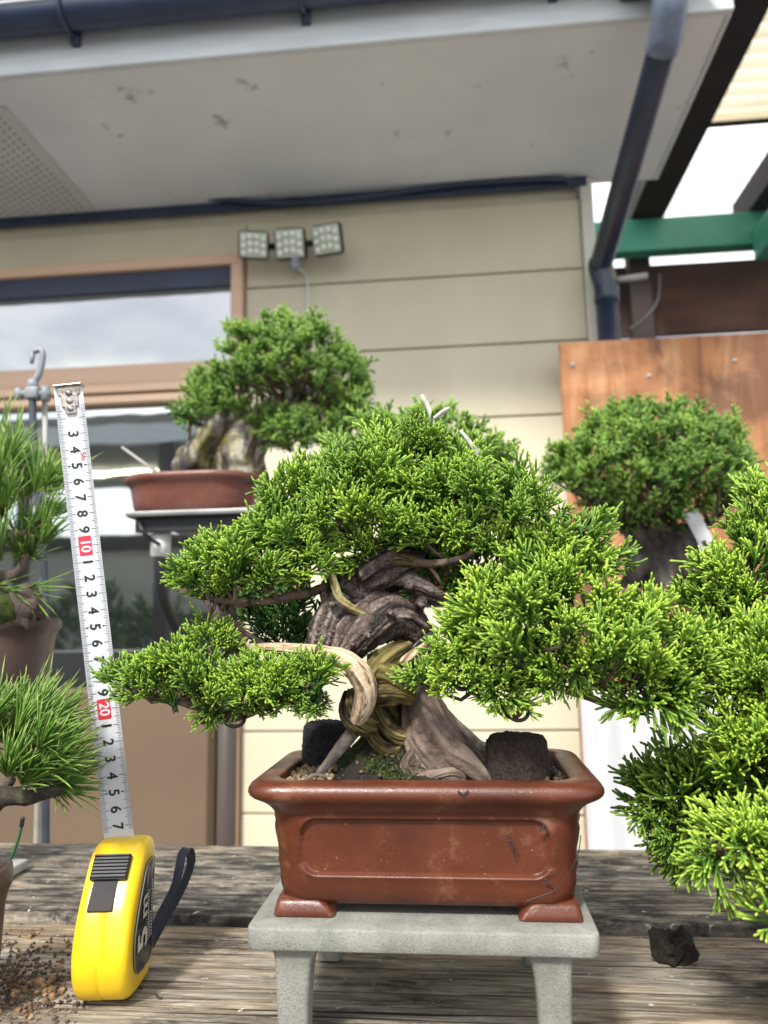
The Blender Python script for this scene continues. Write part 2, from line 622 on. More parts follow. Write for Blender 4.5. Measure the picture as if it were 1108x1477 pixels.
def window_glass(name, refl):
    m, t, b = newmat(name)
    gl = nd(t, 'ShaderNodeBsdfGlossy')
    gl.inputs['Roughness'].default_value = 0.02
    gl.inputs['Color'].default_value = (0.86, 0.90, 0.90, 1)
    v = coords(t, (1, 1, 1))
    bn = nd(t, 'ShaderNodeBump')
    bn.inputs['Strength'].default_value = 0.04
    bn.inputs['Distance'].default_value = 0.01
    t.links.new(noise(t, v, 4, 2), bn.inputs['Height'])
    t.links.new(bn.outputs['Normal'], gl.inputs['Normal'])
    b.inputs['Base Color'].default_value = (0.02, 0.024, 0.024, 1)
    b.inputs['Roughness'].default_value = 0.1
    ms = nd(t, 'ShaderNodeMixShader')
    ms.inputs['Fac'].default_value = refl
    t.links.new(b.outputs['BSDF'], ms.inputs[1])
    t.links.new(gl.outputs['BSDF'], ms.inputs[2])
    t.links.new(ms.outputs['Shader'], t.nodes['Material Output'].inputs['Surface'])
    return m


def clay_mat(name, c1, c2, pale):
    m, t, b = newmat(name)
    v = coords(t)
    r = ramp(t, [(0.32, c2), (0.66, c1)])
    t.links.new(noise(t, v, 26, 7, 0.62), r.inputs['Fac'])
    s = noise(t, v, 55, 6, 0.7)
    sr = ramp(t, [(0.56, (0, 0, 0)), (0.80, (0.6, 0.6, 0.6))])
    t.links.new(s, sr.inputs['Fac'])
    c = mixc(t, sr.outputs['Color'], r.outputs['Color'], pale)
    vo = nd(t, 'ShaderNodeTexVoronoi')
    vo.inputs['Scale'].default_value = 210
    t.links.new(v, vo.inputs['Vector'])
    vr = ramp(t, [(0.05, (0.8, 0.8, 0.8)), (0.11, (0, 0, 0))])
    t.links.new(vo.outputs['Distance'], vr.inputs['Fac'])
    n3 = noise(t, v, 30, 3)
    r3 = ramp(t, [(0.52, (0, 0, 0)), (0.64, (1, 1, 1))])
    t.links.new(n3, r3.inputs['Fac'])
    sp = mixc(t, 1.0, vr.outputs['Color'], r3.outputs['Color'], 'MULTIPLY')
    c = mixc(t, sp, c, (0.42, 0.22, 0.13))
    t.links.new(c, b.inputs['Base Color'])
    rr = ramp(t, [(0.3, (0.26, 0.26, 0.26)), (0.7, (0.46, 0.46, 0.46))])
    t.links.new(noise(t, v, 70, 4), rr.inputs['Fac'])
    t.links.new(rr.outputs['Color'], b.inputs['Roughness'])
    b.inputs['Specular IOR Level'].default_value = 0.4
    bump(t, b, noise(t, v, 650, 4, 0.6), 0.28, 0.0006)
    return m


def concrete_mat():
    m, t, b = newmat('stand_concrete')
    v = coords(t)
    r = ramp(t, [(0.30, (0.175, 0.176, 0.155)), (0.68, (0.30, 0.297, 0.262))])
    t.links.new(noise(t, v, 40, 8, 0.7), r.inputs['Fac'])
    vo = noise(t, v, 900, 3, 0.6)
    vr = ramp(t, [(0.34, (0.72, 0.72, 0.72)), (0.50, (1, 1, 1)), (0.70, (1.0, 1.0, 1.0))])
    t.links.new(vo, vr.inputs['Fac'])
    c = mixc(t, 1.0, r.outputs['Color'], vr.outputs['Color'], 'MULTIPLY')
    st = noise(t, coords(t, (1, 1, 0.4)), 20, 5, 0.6)
    s2 = ramp(t, [(0.54, (0, 0, 0)), (0.72, (0.5, 0.5, 0.5))])
    t.links.new(st, s2.inputs['Fac'])
    c = mixc(t, s2.outputs['Color'], c, (0.12, 0.115, 0.085))
    t.links.new(c, b.inputs['Base Color'])
    b.inputs['Roughness'].default_value = 0.85
    b.inputs['Specular IOR Level'].default_value = 0.25
    bump(t, b, vo, 0.6, 0.0008)
    return m


def bark_mat(name, c1, c2, pale, scale=1.0, green=0.0, stretch=(1, 1, 1), grain=0.0, rough=0.55, lohi=(0.30, 0.52, 0.72), flake=0):
    m, t, b = newmat(name)
    v = coords(t, stretch)
    n = noise(t, v, 90 * scale, 7, 0.65, 0.8)
    r = ramp(t, [(lohi[0], c2), (lohi[1], c1), (lohi[2], pale)])
    if grain:
        at_ = nd(t, 'ShaderNodeAttribute', attribute_name='gr')
        mm = nd(t, 'ShaderNodeMix', data_type='FLOAT')
        mm.inputs['Factor'].default_value = grain
        t.links.new(n, mm.inputs['A'])
        t.links.new(at_.outputs['Fac'], mm.inputs['B'])
        t.links.new(mm.outputs['Result'], r.inputs['Fac'])
    else:
        t.links.new(n, r.inputs['Fac'])
    c = r.outputs['Color']
    if green:
        g = ramp(t, [(0.45, (0, 0, 0)), (0.62, (green, green, green))])
        t.links.new(noise(t, v, 32, 4), g.inputs['Fac'])
        c = mixc(t, g.outputs['Color'], c, (0.17, 0.15, 0.022))
    vf = None
    if flake:
        wn = nd(t, 'ShaderNodeTexNoise')
        wn.inputs['Scale'].default_value = 60
        wn.inputs['Detail'].default_value = 3
        t.links.new(v, wn.inputs['Vector'])
        wv_ = nd(t, 'ShaderNodeVectorMath', operation='MULTIPLY_ADD')
        t.links.new(wn.outputs['Color'], wv_.inputs[0])
        wv_.inputs[1].default_value = (0.012, 0.012, 0.012)
        t.links.new(v, wv_.inputs[2])
        vo_ = nd(t, 'ShaderNodeTexVoronoi', feature='DISTANCE_TO_EDGE')
        vo_.inputs['Scale'].default_value = flake
        t.links.new(wv_.outputs['Vector'], vo_.inputs['Vector'])
        vr_ = ramp(t, [(0.0, (0.35, 0.33, 0.32)), (0.12, (1, 1, 1))])
        t.links.new(vo_.outputs['Distance'], vr_.inputs['Fac'])
        c = mixc(t, 0.5, c, vr_.outputs['Color'], 'MULTIPLY')
        vf = vr_.outputs['Color']
    t.links.new(c, b.inputs['Base Color'])
    b.inputs['Roughness'].default_value = rough
    b.inputs['Specular IOR Level'].default_value = 0.4
    n2 = noise(t, v, 300 * scale, 8, 0.75, 0.6)
    bn_ = bump(t, b, n2, 1.0, 0.0017)
    if vf is not None:
        b2 = nd(t, 'ShaderNodeBump')
        b2.inputs['Strength'].default_value = 0.8
        b2.inputs['Distance'].default_value = 0.0008
        t.links.new(vf, b2.inputs['Height'])
        t.links.new(b2.outputs['Normal'], bn_.inputs['Normal'])
    return m


M['ply'] = ply_mat()
M['polysheet'] = poly_mat('cream_corrugated_sheet', (0.93, 0.84, 0.62), 0.8)
M['skysheet'] = poly_mat('clear_white_sheet', (0.92, 0.92, 0.90), 0.8)
M['glass'] = window_glass('window_glass', 0.55)
M['glasstop'] = window_glass('transom_glass', 0.33)
M['clay'] = clay_mat('red_clay', (0.112, 0.029, 0.012), (0.060, 0.016, 0.008), (0.27, 0.15, 0.095))
M['clay2'] = clay_mat('brown_red_clay', (0.150, 0.055, 0.038), (0.115, 0.042, 0.030), (0.26, 0.14, 0.10))
M['claydark'] = clay_mat('dark_brown_clay', (0.075, 0.050, 0.040), (0.055, 0.036, 0.03), (0.12, 0.09, 0.075))
M['concrete'] = concrete_mat()
M['bark'] = bark_mat('juniper_bark', (0.115, 0.080, 0.066), (0.018, 0.012, 0.010), (0.38, 0.32, 0.285), 0.8, grain=0.5, rough=0.45, lohi=(0.30, 0.52, 0.74), flake=190)
M['barkfar'] = bark_mat('old_bark', (0.085, 0.070, 0.055), (0.012, 0.010, 0.009), (0.50, 0.47, 0.40), 0.22, 0.5, lohi=(0.38, 0.52, 0.64))
M['barkdark'] = bark_mat('dark_old_bark', (0.040, 0.030, 0.024), (0.010, 0.008, 0.007), (0.13, 0.11, 0.09), 0.25)
M['barkplain'] = bark_mat('plain_bark', (0.125, 0.078, 0.062), (0.040, 0.026, 0.022), (0.33, 0.28, 0.25), 0.8)
M['livebark'] = bark_mat('juniper_smooth_bark', (0.150, 0.103, 0.080), (0.050, 0.030, 0.025), (0.32, 0.255, 0.20), 0.7, grain=0.5, rough=0.48)
M['jin'] = bark_mat('bleached_deadwood', (0.54, 0.41, 0.265), (0.20, 0.12, 0.06), (0.70, 0.58, 0.42), 0.8, 0.0, grain=0.75, lohi=(0.15, 0.45, 0.75))
M['olive'] = bark_mat('olive_deadwood', (0.095, 0.070, 0.020), (0.008, 0.006, 0.004), (0.26, 0.20, 0.075), 0.7, 0.35, grain=0.65, lohi=(0.30, 0.52, 0.76))
M['root'] = bark_mat('grey_root', (0.17, 0.145, 0.115), (0.055, 0.048, 0.042), (0.30, 0.27, 0.225), 0.9)
M['soil'] = simple('pot_soil', (0.026, 0.018, 0.011), (0.006, 0.005, 0.004), 220, 0.95, 1.0, 500, 0.003)
M['moss'] = simple('moss', (0.075, 0.105, 0.010), (0.018, 0.034, 0.005), 240, 0.95, 1.0, 900, 0.003)
M['grain'] = simple('tan_soil_grains', (0.33, 0.235, 0.13), (0.12, 0.08, 0.045), 130, 0.85, lo=0.4, hi=0.6)
M['grit'] = simple('orange_brown_grit', (0.36, 0.22, 0.11), (0.11, 0.065, 0.035), 150, 0.9, 0.6, 900, 0.001, lo=0.40, hi=0.62)
M['graindark'] = simple('brown_soil_grains', (0.13, 0.085, 0.055), (0.05, 0.033, 0.024), 130, 0.9, lo=0.4, hi=0.6)
M['cake'] = simple('fertilizer_cake', (0.055, 0.034, 0.026), (0.014, 0.009, 0.007), 520, 0.95, 1.0, 900, 0.002)
M['cakeblack'] = simple('black_fertilizer_cake', (0.026, 0.024, 0.026), (0.007, 0.007, 0.008), 330, 0.95, 1.0, 900, 0.002)
M['lump'] = simple('charred_lump', (0.045, 0.029, 0.020), (0.008, 0.006, 0.005), 240, 0.9, 1.0, 700, 0.003, spots=(90, 0.68, (0.10, 0.05, 0.025)))
M['rock'] = simple('brown_rock', (0.12, 0.085, 0.07), (0.05, 0.036, 0.03), 60, 0.85, 0.9, 200, 0.004)
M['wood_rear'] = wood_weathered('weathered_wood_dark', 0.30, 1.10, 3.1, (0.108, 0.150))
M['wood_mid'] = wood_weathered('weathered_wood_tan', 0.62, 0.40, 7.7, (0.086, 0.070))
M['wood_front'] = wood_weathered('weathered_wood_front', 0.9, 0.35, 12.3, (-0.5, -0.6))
M['shrub'] = foliage_mat('shrub_foliage', (0.02, 0.06, 0.015), (0.05, 0.12, 0.03), (0.12, 0.22, 0.05))
M['shedgrey'] = simple('shed_grey_paint', (0.20, 0.20, 0.18), None, 3, 0.8)
M['shedpale'] = simple('shed_pale_wall', (0.62, 0.62, 0.56), (0.5, 0.5, 0.46), 1.5, 0.8)
M['tube'] = None
_m, _t, _b = newmat('lit_tube')
_b.inputs['Emission Color'].default_value = (1.0, 0.95, 0.7, 1)
_b.inputs['Emission Strength'].default_value = 6.0
M['tube'] = _m
_m, _t, _b = newmat('led_lens')
_b.inputs['Base Color'].default_value = (0.80, 0.82, 0.74, 1)
_b.inputs['Roughness'].default_value = 0.12
_b.inputs['Coat Weight'].default_value = 0.6
M['led'] = _m
M['ledplate'] = simple('led_plate', (0.48, 0.52, 0.42), (0.36, 0.40, 0.32), 30, 0.25, spec=0.6)
BENCH = 0.80

# ------------------------------------------------------------------ ground
g = MB()
g.grid(A_([[[x, y, 0.0] for x in np.linspace(-120, 120, 13)] for y in np.linspace(-120, 120, 13)]))
tag(g.build('ground', M['tile'], smooth=False), None, None, kind='structure')

# ------------------------------------------------------------------ house
WY, SZ = 2.1, 2.315          # wall plane, soffit height
XC = 0.395                   # wall corner
XW = -0.615                  # right edge of window
house = thing('house', (-1.0, WY, 0.0), 'cream lap-sided house with deep grey eave behind the bonsai', 'house')
P_ = 0.2175
rows = [2.035 - P_ * k for k in range(-1, 10)]
core = MB()
core.box2((-4.2, WY + 0.02, 0), (XC - 0.004, WY + 3.0, SZ - 0.01))
core.build('wall_core', M['cream'], house, False)
for k in range(len(rows) - 1):
    top, bot = rows[k], rows[k + 1]
    z1, z0 = min(top - 0.0025, SZ - 0.004), max(bot + 0.0025, 0.01)
    if z1 - z0 < 0.03:
        continue
    x0 = XW + 0.004
    b = MB().box2((x0, WY, z0), (XC - 0.002, WY + 0.03, z1), 0.003)
    b.build('siding_board', M['cream'], house, False)
    if top > 2.14:
        b = MB().box2((-4.2, WY + 0.001, max(z0, 2.14)), (x0 - 0.003, WY + 0.03, z1), 0.003)
        b.build('siding_board', M['cream'], house, False)
b = MB().box2((-4.2, WY + 0.001, 2.138), (XW + 0.001, WY + 0.03, 2.031), 0.002)
MB().box2((XC, WY - 0.012, 0.0), (XC + 0.036, WY + 0.05, SZ - 0.003), 0.004).build('corner_trim', M['trim'], house, False)
# eave
EY, EX = 1.50, 0.618
MB().box2((-4.2, EY + 0.015, SZ), (EX, WY + 0.03, SZ + 0.012)).build('soffit', M['soffit'], house, False)
f = MB().box2((-4.2, EY - 0.004, SZ - 0.004), (EX + 0.012, EY + 0.014, SZ + 0.12), 0.004)
f.build('fascia', M['fascia'], house, False)
MB().box2((EX + 0.001, EY + 0.016, SZ - 0.003), (EX + 0.013, WY + 0.03, SZ + 0.12), 0.003).build('gable_fascia', M['fascia'], house, False)
rf = MB()
for x0_, x1_, yb_ in ((-4.2, XC + 0.02, WY + 3.0), (XC + 0.021, EX + 0.05, WY + 0.05)):
    zz = lambda y: SZ + 0.135 + (y - EY + 0.10) * 0.235
    rf.add([[x0_, EY - 0.10, zz(EY - 0.10)], [x1_, EY - 0.10, zz(EY - 0.10)], [x1_, yb_, zz(yb_)], [x0_, yb_, zz(yb_)],
            [x0_, EY - 0.10, zz(EY - 0.10) + 0.015], [x1_, EY - 0.10, zz(EY - 0.10) + 0.015], [x1_, yb_, zz(yb_) + 0.02], [x0_, yb_, zz(yb_) + 0.02]],
           A_([[0, 1, 2, 3], [4, 7, 6, 5], [0, 4, 5, 1], [1, 5, 6, 2], [2, 6, 7, 3], [3, 7, 4, 0]]))
rf.build('roof', M['roofm'], house, False)
# gutter: half-round trough + brackets
th = np.linspace(np.pi, 2 * np.pi, 15)
GY, GZ, GR = EY - 0.054, SZ + 0.100, 0.040
prof = [(GY + GR * math.cos(a), GZ + GR * math.sin(a)) for a in th] + [(GY + (GR - 0.003) * math.cos(a), GZ + (GR - 0.003) * math.sin(a)) for a in th[::-1]]
GX1 = EX - 0.055
gt = MB().loft([A_([[x, p[0], p[1]] for p in prof]) for x in (-4.2, -2, 0, GX1)])
gut = gt.build('gutter', M['navy'], house, True, 40)
MB().tube([[-4.2, GY - GR, GZ], [GX1, GY - GR, GZ]], 0.0045, 8).build('gutter_lip', M['fascia'], gut)  # pale colour paints the light caught along the gutter edge
for px_ in (95, 436, 806):
    bx = at(px_, 60, GY)[0]
    br = MB().tube([[bx, GY + (GR + 0.004) * math.cos(a), GZ + (GR + 0.004) * math.sin(a)] for a in th], 0.006, 6)
    br.box2((bx - 0.010, EY - 0.02, GZ - 0.05), (bx + 0.010, EY - 0.005, GZ + 0.01))
    br.build('gutter_bracket', M['navy'], house)
# vent panel with holes, flush under the soffit at the left
pa, pb, pc = atz(118, 278, SZ), atz(0, 128, SZ), None
vx1 = pa[0]
MB().box2((-4.2, EY + 0.10, SZ - 0.006), (vx1, WY - 0.03, SZ - 0.002), 0.001).build('vent_panel', M['vent'], house, False)
hb = MB()
n_ = 0
for i, x in enumerate(np.arange(vx1 - 0.035, vx1 - 0.75, -0.022)):
    for j, y in enumerate(np.arange(EY + 0.13, WY - 0.05, 0.022)):
        yy = y + (0.011 if i % 2 else 0)
        a = np.linspace(0, 2 * np.pi, 7)[:-1]
        v = [[x + 0.0042 * math.cos(q), yy + 0.0042 * math.sin(q), SZ - 0.0066] for q in a] + [[x, yy, SZ - 0.0066]]
        hb.add(v, A_([[6, (k + 1) % 6, k] for k in range(6)]))
stuff(hb.build('vent_hole', M['hole'], house, False))
# cables below the soffit and joint moulding
MB().box2((-4.2, WY - 0.018, SZ - 0.030), (XC + 0.02, WY - 0.001, SZ - 0.002), 0.003).build('eave_moulding', M['navy'], house, False)
cb = [at(x, y, WY - 0.03) for x, y in ((-300, 318), (0, 303), (120, 291), (240, 281), (320, 288), (430, 293), (540, 282), (660, 266), (800, 258), (824, 266))]
MB().tube(spline(cb, 60), 0.0075, 8).build('eave_cable', M['navy'], house)
# downpipe
p0, p1 = at(966, 8, EY - 0.075), at(958, 60, EY - 0.03)
p2, p3 = at(866, 385, WY - 0.075), at(874, 412, WY - 0.07)
pipe_r = 0.031
dp = MB().tube(spline([p1, p1 + (p2 - p1) * 0.05, p1 + (p2 - p1) * 0.5, p2 - (p2 - p1) * 0.03, p2], 16), pipe_r, 20)
dpo = dp.build('downpipe', M['pipe'], house)
q = [p0 + A_([0.0, 0.0, 0.10]), p0 + A_([0, 0, 0.03]), p0, (p0 + p1) / 2 + A_([0, 0.01, -0.012]), p1, p1 + (p2 - p1) * 0.03]
MB().tube(spline(q, 22), 0.036, 20).build('pipe_elbow', simple('grey_blue_elbow', (0.15, 0.18, 0.24), (0.085, 0.105, 0.15), 14, 0.35), dpo)
MB().tube(spline([p2 - (p2 - p1) * 0.02, p2, p3, p3 - A_([0, 0, 0.05])], 12), 0.034, 18).build('pipe_elbow', M['pipe'], dpo)
MB().tube([p3, [p3[0], p3[1], 0.0]], pipe_r, 18).build('downpipe', M['pipe'], dpo)
ox_ = at(950, 14, GY)[0]
MB().box2((ox_ - 0.075, GY - 0.062, GZ - 0.072), (ox_ + 0.075, GY + 0.052, GZ + 0.012), 0.02).build('gutter_outlet', M['navy'], house)
# wall clamp of the pipe
MB().tube([p3 + A_([0.0, 0, 0.012]), p3 + A_([0.105, -0.03, 0.008])], 0.009, 8).build('pipe_clamp', M['rod'], house)
# window
win = MB()
gz0, gz1 = 1.802, 2.105
win.box2((-4.2, WY - 0.030, gz1), (XW, WY + 0.018, 2.137), 0.004)
win.box2((XW - 0.036, WY - 0.0295, 0.30), (XW - 0.0005, WY + 0.017, gz1 + 0.001), 0.004)
win.box2((-4.2, WY - 0.034, 1.742), (XW - 0.034, WY + 0.016, gz0), 0.004)
win.box2((-4.2, WY - 0.050, 1.712), (XW - 0.034, WY + 0.015, 1.738), 0.004)
win.box2((-4.2, WY - 0.042, 1.682), (XW - 0.034, WY + 0.014, 1.706), 0.004)
wo_ = win.build('window', M['bronze'], house, False)
MB().box2((-4.2, WY - 0.004, gz0 + 0.001), (XW - 0.037, WY + 0.004, gz1 - 0.001)).build('pane', M['glasstop'], wo_, False)
MB().box2((-4.2, WY - 0.012, gz1 - 0.062), (XW - 0.0365, WY + 0.003, gz1 - 0.0005), 0.002).build('eave_reflection', M['navy'], wo_, False)  # dark strip standing in for the eave's reflection in the pane
xs = at(303, 1150, WY)[0]
MB().box2((-4.2, WY - 0.006, 0.90), (xs - 0.002, WY + 0.003, 1.680)).build('pane', M['glass'], wo_, False)
MB().box2((xs, WY - 0.028, 0.30), (xs + 0.038, WY + 0.012, 1.680), 0.003).build('frame', M['dframe'], wo_, False)
MB().box2((xs + 0.042, WY - 0.020, 0.30), (XW - 0.0375, WY + 0.010, 1.679), 0.003).build('frame', M['dframe'], wo_, False)
MB().box2((XW - 0.0360, WY - 0.034, 0.30), (XW + 0.001, WY - 0.0300, 1.1), 0.001).build('frame', M['dframe'], wo_, False)
for px_ in (-260,):
    x_ = at(px_, 800, WY)[0]
    MB().box2((x_ - 0.03, WY - 0.02, 0.9), (x_ + 0.03, WY + 0.01, 1.68), 0.003).build('frame', M['dframe'], wo_, False)
zt = at(200, 937, WY)[2]
MB().box2((-4.2, WY - 0.030, 0.85), (xs - 0.001, WY + 0.012, zt), 0.003).build('frame', M['black'], wo_, False)
MB().box2((-4.2, WY - 0.012, 0.20), (xs - 0.003, WY + 0.011, 0.849), 0.003).build('lower_panel', M['dframe'], wo_, False)

# brown cardboard panel leaning below the window
q0, q1 = at(-250, 990, 2.0), at(300, 992, 2.0)
MB().box2((q0[0], 1.965, 0.0), (q1[0], 2.03, q1[2]), 0.004)
cb_ = MB().box2((q0[0], 1.965, 0.0), (at(300, 1100, 1.965)[0], 2.03, q1[2]), 0.005)
tag(cb_.build('storage_panel', M['tanpanel'], None, False, loc=((q0[0] + q1[0]) / 2, 2.0, 0)), 'flat brown panel standing below the window', 'panel')

# ------------------------------------------------------------------ floodlight on the wall
LY = 2.0
fl = thing('floodlight', at(422, 352, WY - 0.01), 'black wall floodlight with three square heads beside the window', 'floodlight')
hd = [(366, 354, 0.041, 0.036, 12), (419, 352, 0.0415, 0.040, 2), (473, 346, 0.0415, 0.040, -10)]
MB().tube([at(380, 357, LY + 0.03), at(465, 350, LY + 0.03)], 0.010, 10).box(at(425, 355, WY - 0.035), (0.07, 0.055, 0.06), 0.008).build('bracket', M['black'], fl)
MB().tube([at(427, 372, LY + 0.02), at(426, 383, LY + 0.005), at(426, 388, LY + 0.002)], [0.016, 0.015, 0.011], 14).build('sensor', M['greyplastic'], fl)
for (x, y, hw, hh, yaw) in hd:
    c = at(x, y, LY)
    a = R_(yaw)
    ry = A_([[math.cos(a), -math.sin(a), 0], [math.sin(a), math.cos(a), 0], [0, 0, 1]])
    tl = R_(22)
    rx = A_([[1, 0, 0], [0, math.cos(tl), -math.sin(tl)], [0, math.sin(tl), math.cos(tl)]])
    Rm = ry @ rx
    h = MB().box(c, (2 * hw + 0.008, 0.028, 2 * hh + 0.008), 0.010, Rm).build('lamp_head', M['black'], fl)
    MB().box(c + Rm @ A_([0, -0.0145, 0]), (2 * hw - 0.002, 0.006, 2 * hh - 0.002), 0.0028, Rm).build('lens_plate', M['ledplate'], h)
    for i in range(3):
        for j in range(4):
            p = c + Rm @ A_([(j - 1.5) * hw * 0.46, -0.0175, (i - 1) * hh * 0.56 + (0.3 if j in (1, 2) else -0.3) * hh * 0.25])
            d = Rm @ A_([0, -1, 0])
            MB().tube([p, p + d * 0.003, p + d * 0.006, p + d * 0.0075], [0.0082, 0.0078, 0.0055, 0.002], 10).build('led', M['led'], h)
cw = [at(428, 385, LY + 0.03), at(440, 395, WY - 0.006), at(444, 420, WY - 0.006), at(446, 520, WY - 0.006), at(447, 700, WY - 0.006)]
MB().tube(spline(cw, 20), 0.004, 6).build('cable', M['whiteplastic'], fl)

# ------------------------------------------------------------------ carport on the right
cp = thing('carport', (1.3, 2.4, 0.0), 'timber and green steel carport with pale corrugated roof sheets', 'carport')
BZ = 2.90
xr1 = (atz(946, 310, BZ)[0] + atz(1104, 0, BZ)[0]) / 2 - 0.05
MB().box2((xr1 - 0.07, 0.55, BZ), (xr1 + 0.085, 3.60, BZ + 0.14), 0.004).build('rafter', M['darkwood'], cp, False)
xr2 = atz(1085, 245, BZ)[0] + 0.13
yr2 = atz(1085, 245, BZ)[1]
MB().box2((xr2 - 0.02, 0.55, BZ), (xr2 + 0.14, 3.60, BZ + 0.14), 0.004).build('rafter', M['darkwood'], cp, False)
MB().box2((3.0, 0.55, BZ), (3.12, 4.4, BZ + 0.14), 0.004).build('rafter', M['darkwood'], cp, False)


def corrugated(x0, x1, y0, y1, z, slope, mat, name, par, pitch=0.032, amp=0.009):
    n = int((y1 - y0) / pitch * 8)
    ys = np.linspace(y0, y1, n)
    zz = z + slope * (ys - y0) + amp * np.sin(2 * np.pi * (ys - y0) / pitch)
    G = A_([[[x, y, w] for x in np.linspace(x0, x1, 5)] for y, w in zip(ys, zz)])
    return MB().grid(G).build(name, mat, par)


ye = atz(1040, 178, BZ + 0.16)[1]
corrugated(xr1 - 0.06, 3.2, 0.5, ye, BZ + 0.165, 0, M['polysheet'], 'roof_sheet', cp, 0.075, 0.018)
corrugated(xr1 - 0.06, 3.2, ye - 0.02, ye + 0.05, BZ + 0.185, 0.0, M['polysheet'], 'roof_sheet', cp)
MB().box2((xr1 - 0.06, ye - 0.03, BZ + 0.1420), (3.2, ye + 0.0, BZ + 0.1490)).build('purlin', M['darkwood'], cp, False)
corrugated(0.2, 3.2, ye + 0.05, 4.6, BZ + 0.215, 0.0, M['skysheet'], 'roof_sheet', cp, 0.06, 0.006)
gy = 3.4
ga, gb = at(842, 345, gy), at(1108, 322, gy)
MB().box2((0.42, gy, ga[2] - 0.075), (3.2, gy + 0.08, ga[2] + 0.085), 0.004).build('steel_beam', M['green'], cp, False)
gx = at(1088, 350, 3.38)[0]
MB().box2((gx, 2.9, ga[2] - 0.16), (gx + 0.12, gy - 0.002, ga[2] - 0.015), 0.004).build('steel_beam', M['green'], cp, False)
# back wall of dark boards, with gaps of light above and below
bz1, bz0 = at(1000, 378, 3.6)[2], at(1000, 481, 3.6)[2]
nb = 1
for k in range(nb):
    a0 = bz0 + (bz1 - bz0) * k / nb
    a1 = bz0 + (bz1 - bz0) * (k + 1) / nb - 0.003
    x0 = at(862, 430, 3.6)[0] + (0.0 if k < 4 else 0.12 * (k - 3))
    MB().box2((x0, 3.6 + 0.004 * (k % 2), a0), (3.2, 3.63, a1), 0.002).build('board', M['boards'], cp, False)
x0 = at(905, 400, 3.55)[0]
MB().box2((x0, 3.50, 0), (x0 + 0.10, 3.59, BZ + 0.2), 0.004).build('post', M['darkwood'], cp, False)
MB().box2((3.05, 3.5, 0), (3.15, 3.59, BZ), 0.004).build('post', M['darkwood'], cp, False)
MB().box2((2.95, 0.6, 0), (3.05, 0.7, BZ), 0.004).build('post', M['darkwood'], cp, False)
pq = [at(x, y, 3.4) for x, y in ((952, 395), (950, 430), (935, 455), (905, 478))]
MB().tube(spline(pq, 14), 0.006, 6).build('hanging_cable', M['black'], cp)
# low bright corrugated fence behind the carport
MB().box2((0.2, 3.64, 0), (3.3, 3.66, bz0 - 0.30), 0.0).build('low_wall', M['boards'], cp, False)

# plywood sheet and white corrugated sheet against the house
pl = thing('plywood_sheet', (1.0, 2.0, 0.0), 'orange weathered plywood sheet standing at the house corner', 'plywood')
pa, pb = at(812, 497, 2.0), at(812, 1000, 2.0)
MB().box2((pa[0] - 0.012, 1.985, 0.40), (2.0, 2.003, pa[2]), 0.002).build('sheet', M['ply'], pl, False)
MB().box2((pa[0] + 0.05, 2.004, 0.0), (pa[0] + 0.11, 2.05, pa[2] - 0.05), 0.002).build('batten', M['boards'], pl, False)
MB().box2((1.6, 2.004, 0.0), (1.66, 2.05, pa[2] - 0.05), 0.002).build('batten', M['boards'], pl, False)
sm_ = MB()
for x, y in ((826, 526), (936, 542), (1060, 520)):
    p = at(x, y, 1.984)
    sm_ = MB().tube([p + A_([0, 0.002, 0]), p + A_([0, -0.002, 0])], [0.007, 0.006], 10)
    sm_.build('screw_cap', M['rod'], pl)
wx0 = at(842, 1100, 1.95)[0]
wt = at(900, 985, 1.95)[2]
xsn = np.arange(wx0, 1.3, 0.008)
G = A_([[[x, 1.95 + 0.006 * math.sin(2 * np.pi * (x - wx0) / 0.075), z] for x in xsn] for z in (0.0, 0.3, 0.6, wt)])
G2 = G[::-1].copy()
G2[..., 1] += 0.004
wp = MB().grid(G).grid(G2)
tag(wp.build('corrugated_sheet', M['white'], None, True, loc=(0.7, 1.95, 0)), 'white corrugated plastic sheet standing low beneath the plywood', 'sheet')

# ------------------------------------------------------------------ grey shed behind the camera (mirrored in the window)
sh = thing('garden_shed', (-4.0, -2.6, 0.0), 'grey open shed mirrored in the lower window pane', 'shed')
MB().box2((-8.5, -3.6, 2.55), (-1.4, -1.1, 2.62)).build('canopy', M['shedgrey'], sh, False)
MB().box2((-8.5, -3.66, 0.0), (-1.4, -3.6, 1.86)).build('back_wall', M['shedpale'], sh, False)
MB().box2((-8.5, -1.16, 2.40), (-1.4, -1.095, 2.549)).build('beam', M['fascia'], sh, False)
MB().box2((-8.5, -3.62, 1.861), (-1.4, -3.5, 2.02)).build('rail', M['darkwood'], sh, False)
MB().box2((-8.5, -3.58, 1.10), (-1.5, -3.2, 1.16)).build('shelf', M['darkwood'], sh, False)
for x in (-7.4, -5.9, -4.45, -3.3, -2.2):
    MB().box2((x, -1.18, 0), (x + 0.09, -1.10, 2.398)).build('post', M['darkwood'], sh, False)
MB().tube([[-3.9, -2.6, 2.50], [-2.75, -2.6, 2.50]], 0.025, 10).build('lamp_tube', M['tube'], sh)

# ------------------------------------------------------------------ bench
bench = thing('bench', (0.0, 0.5, 0.0), 'weathered grey wooden plank bench in the foreground', 'bench')


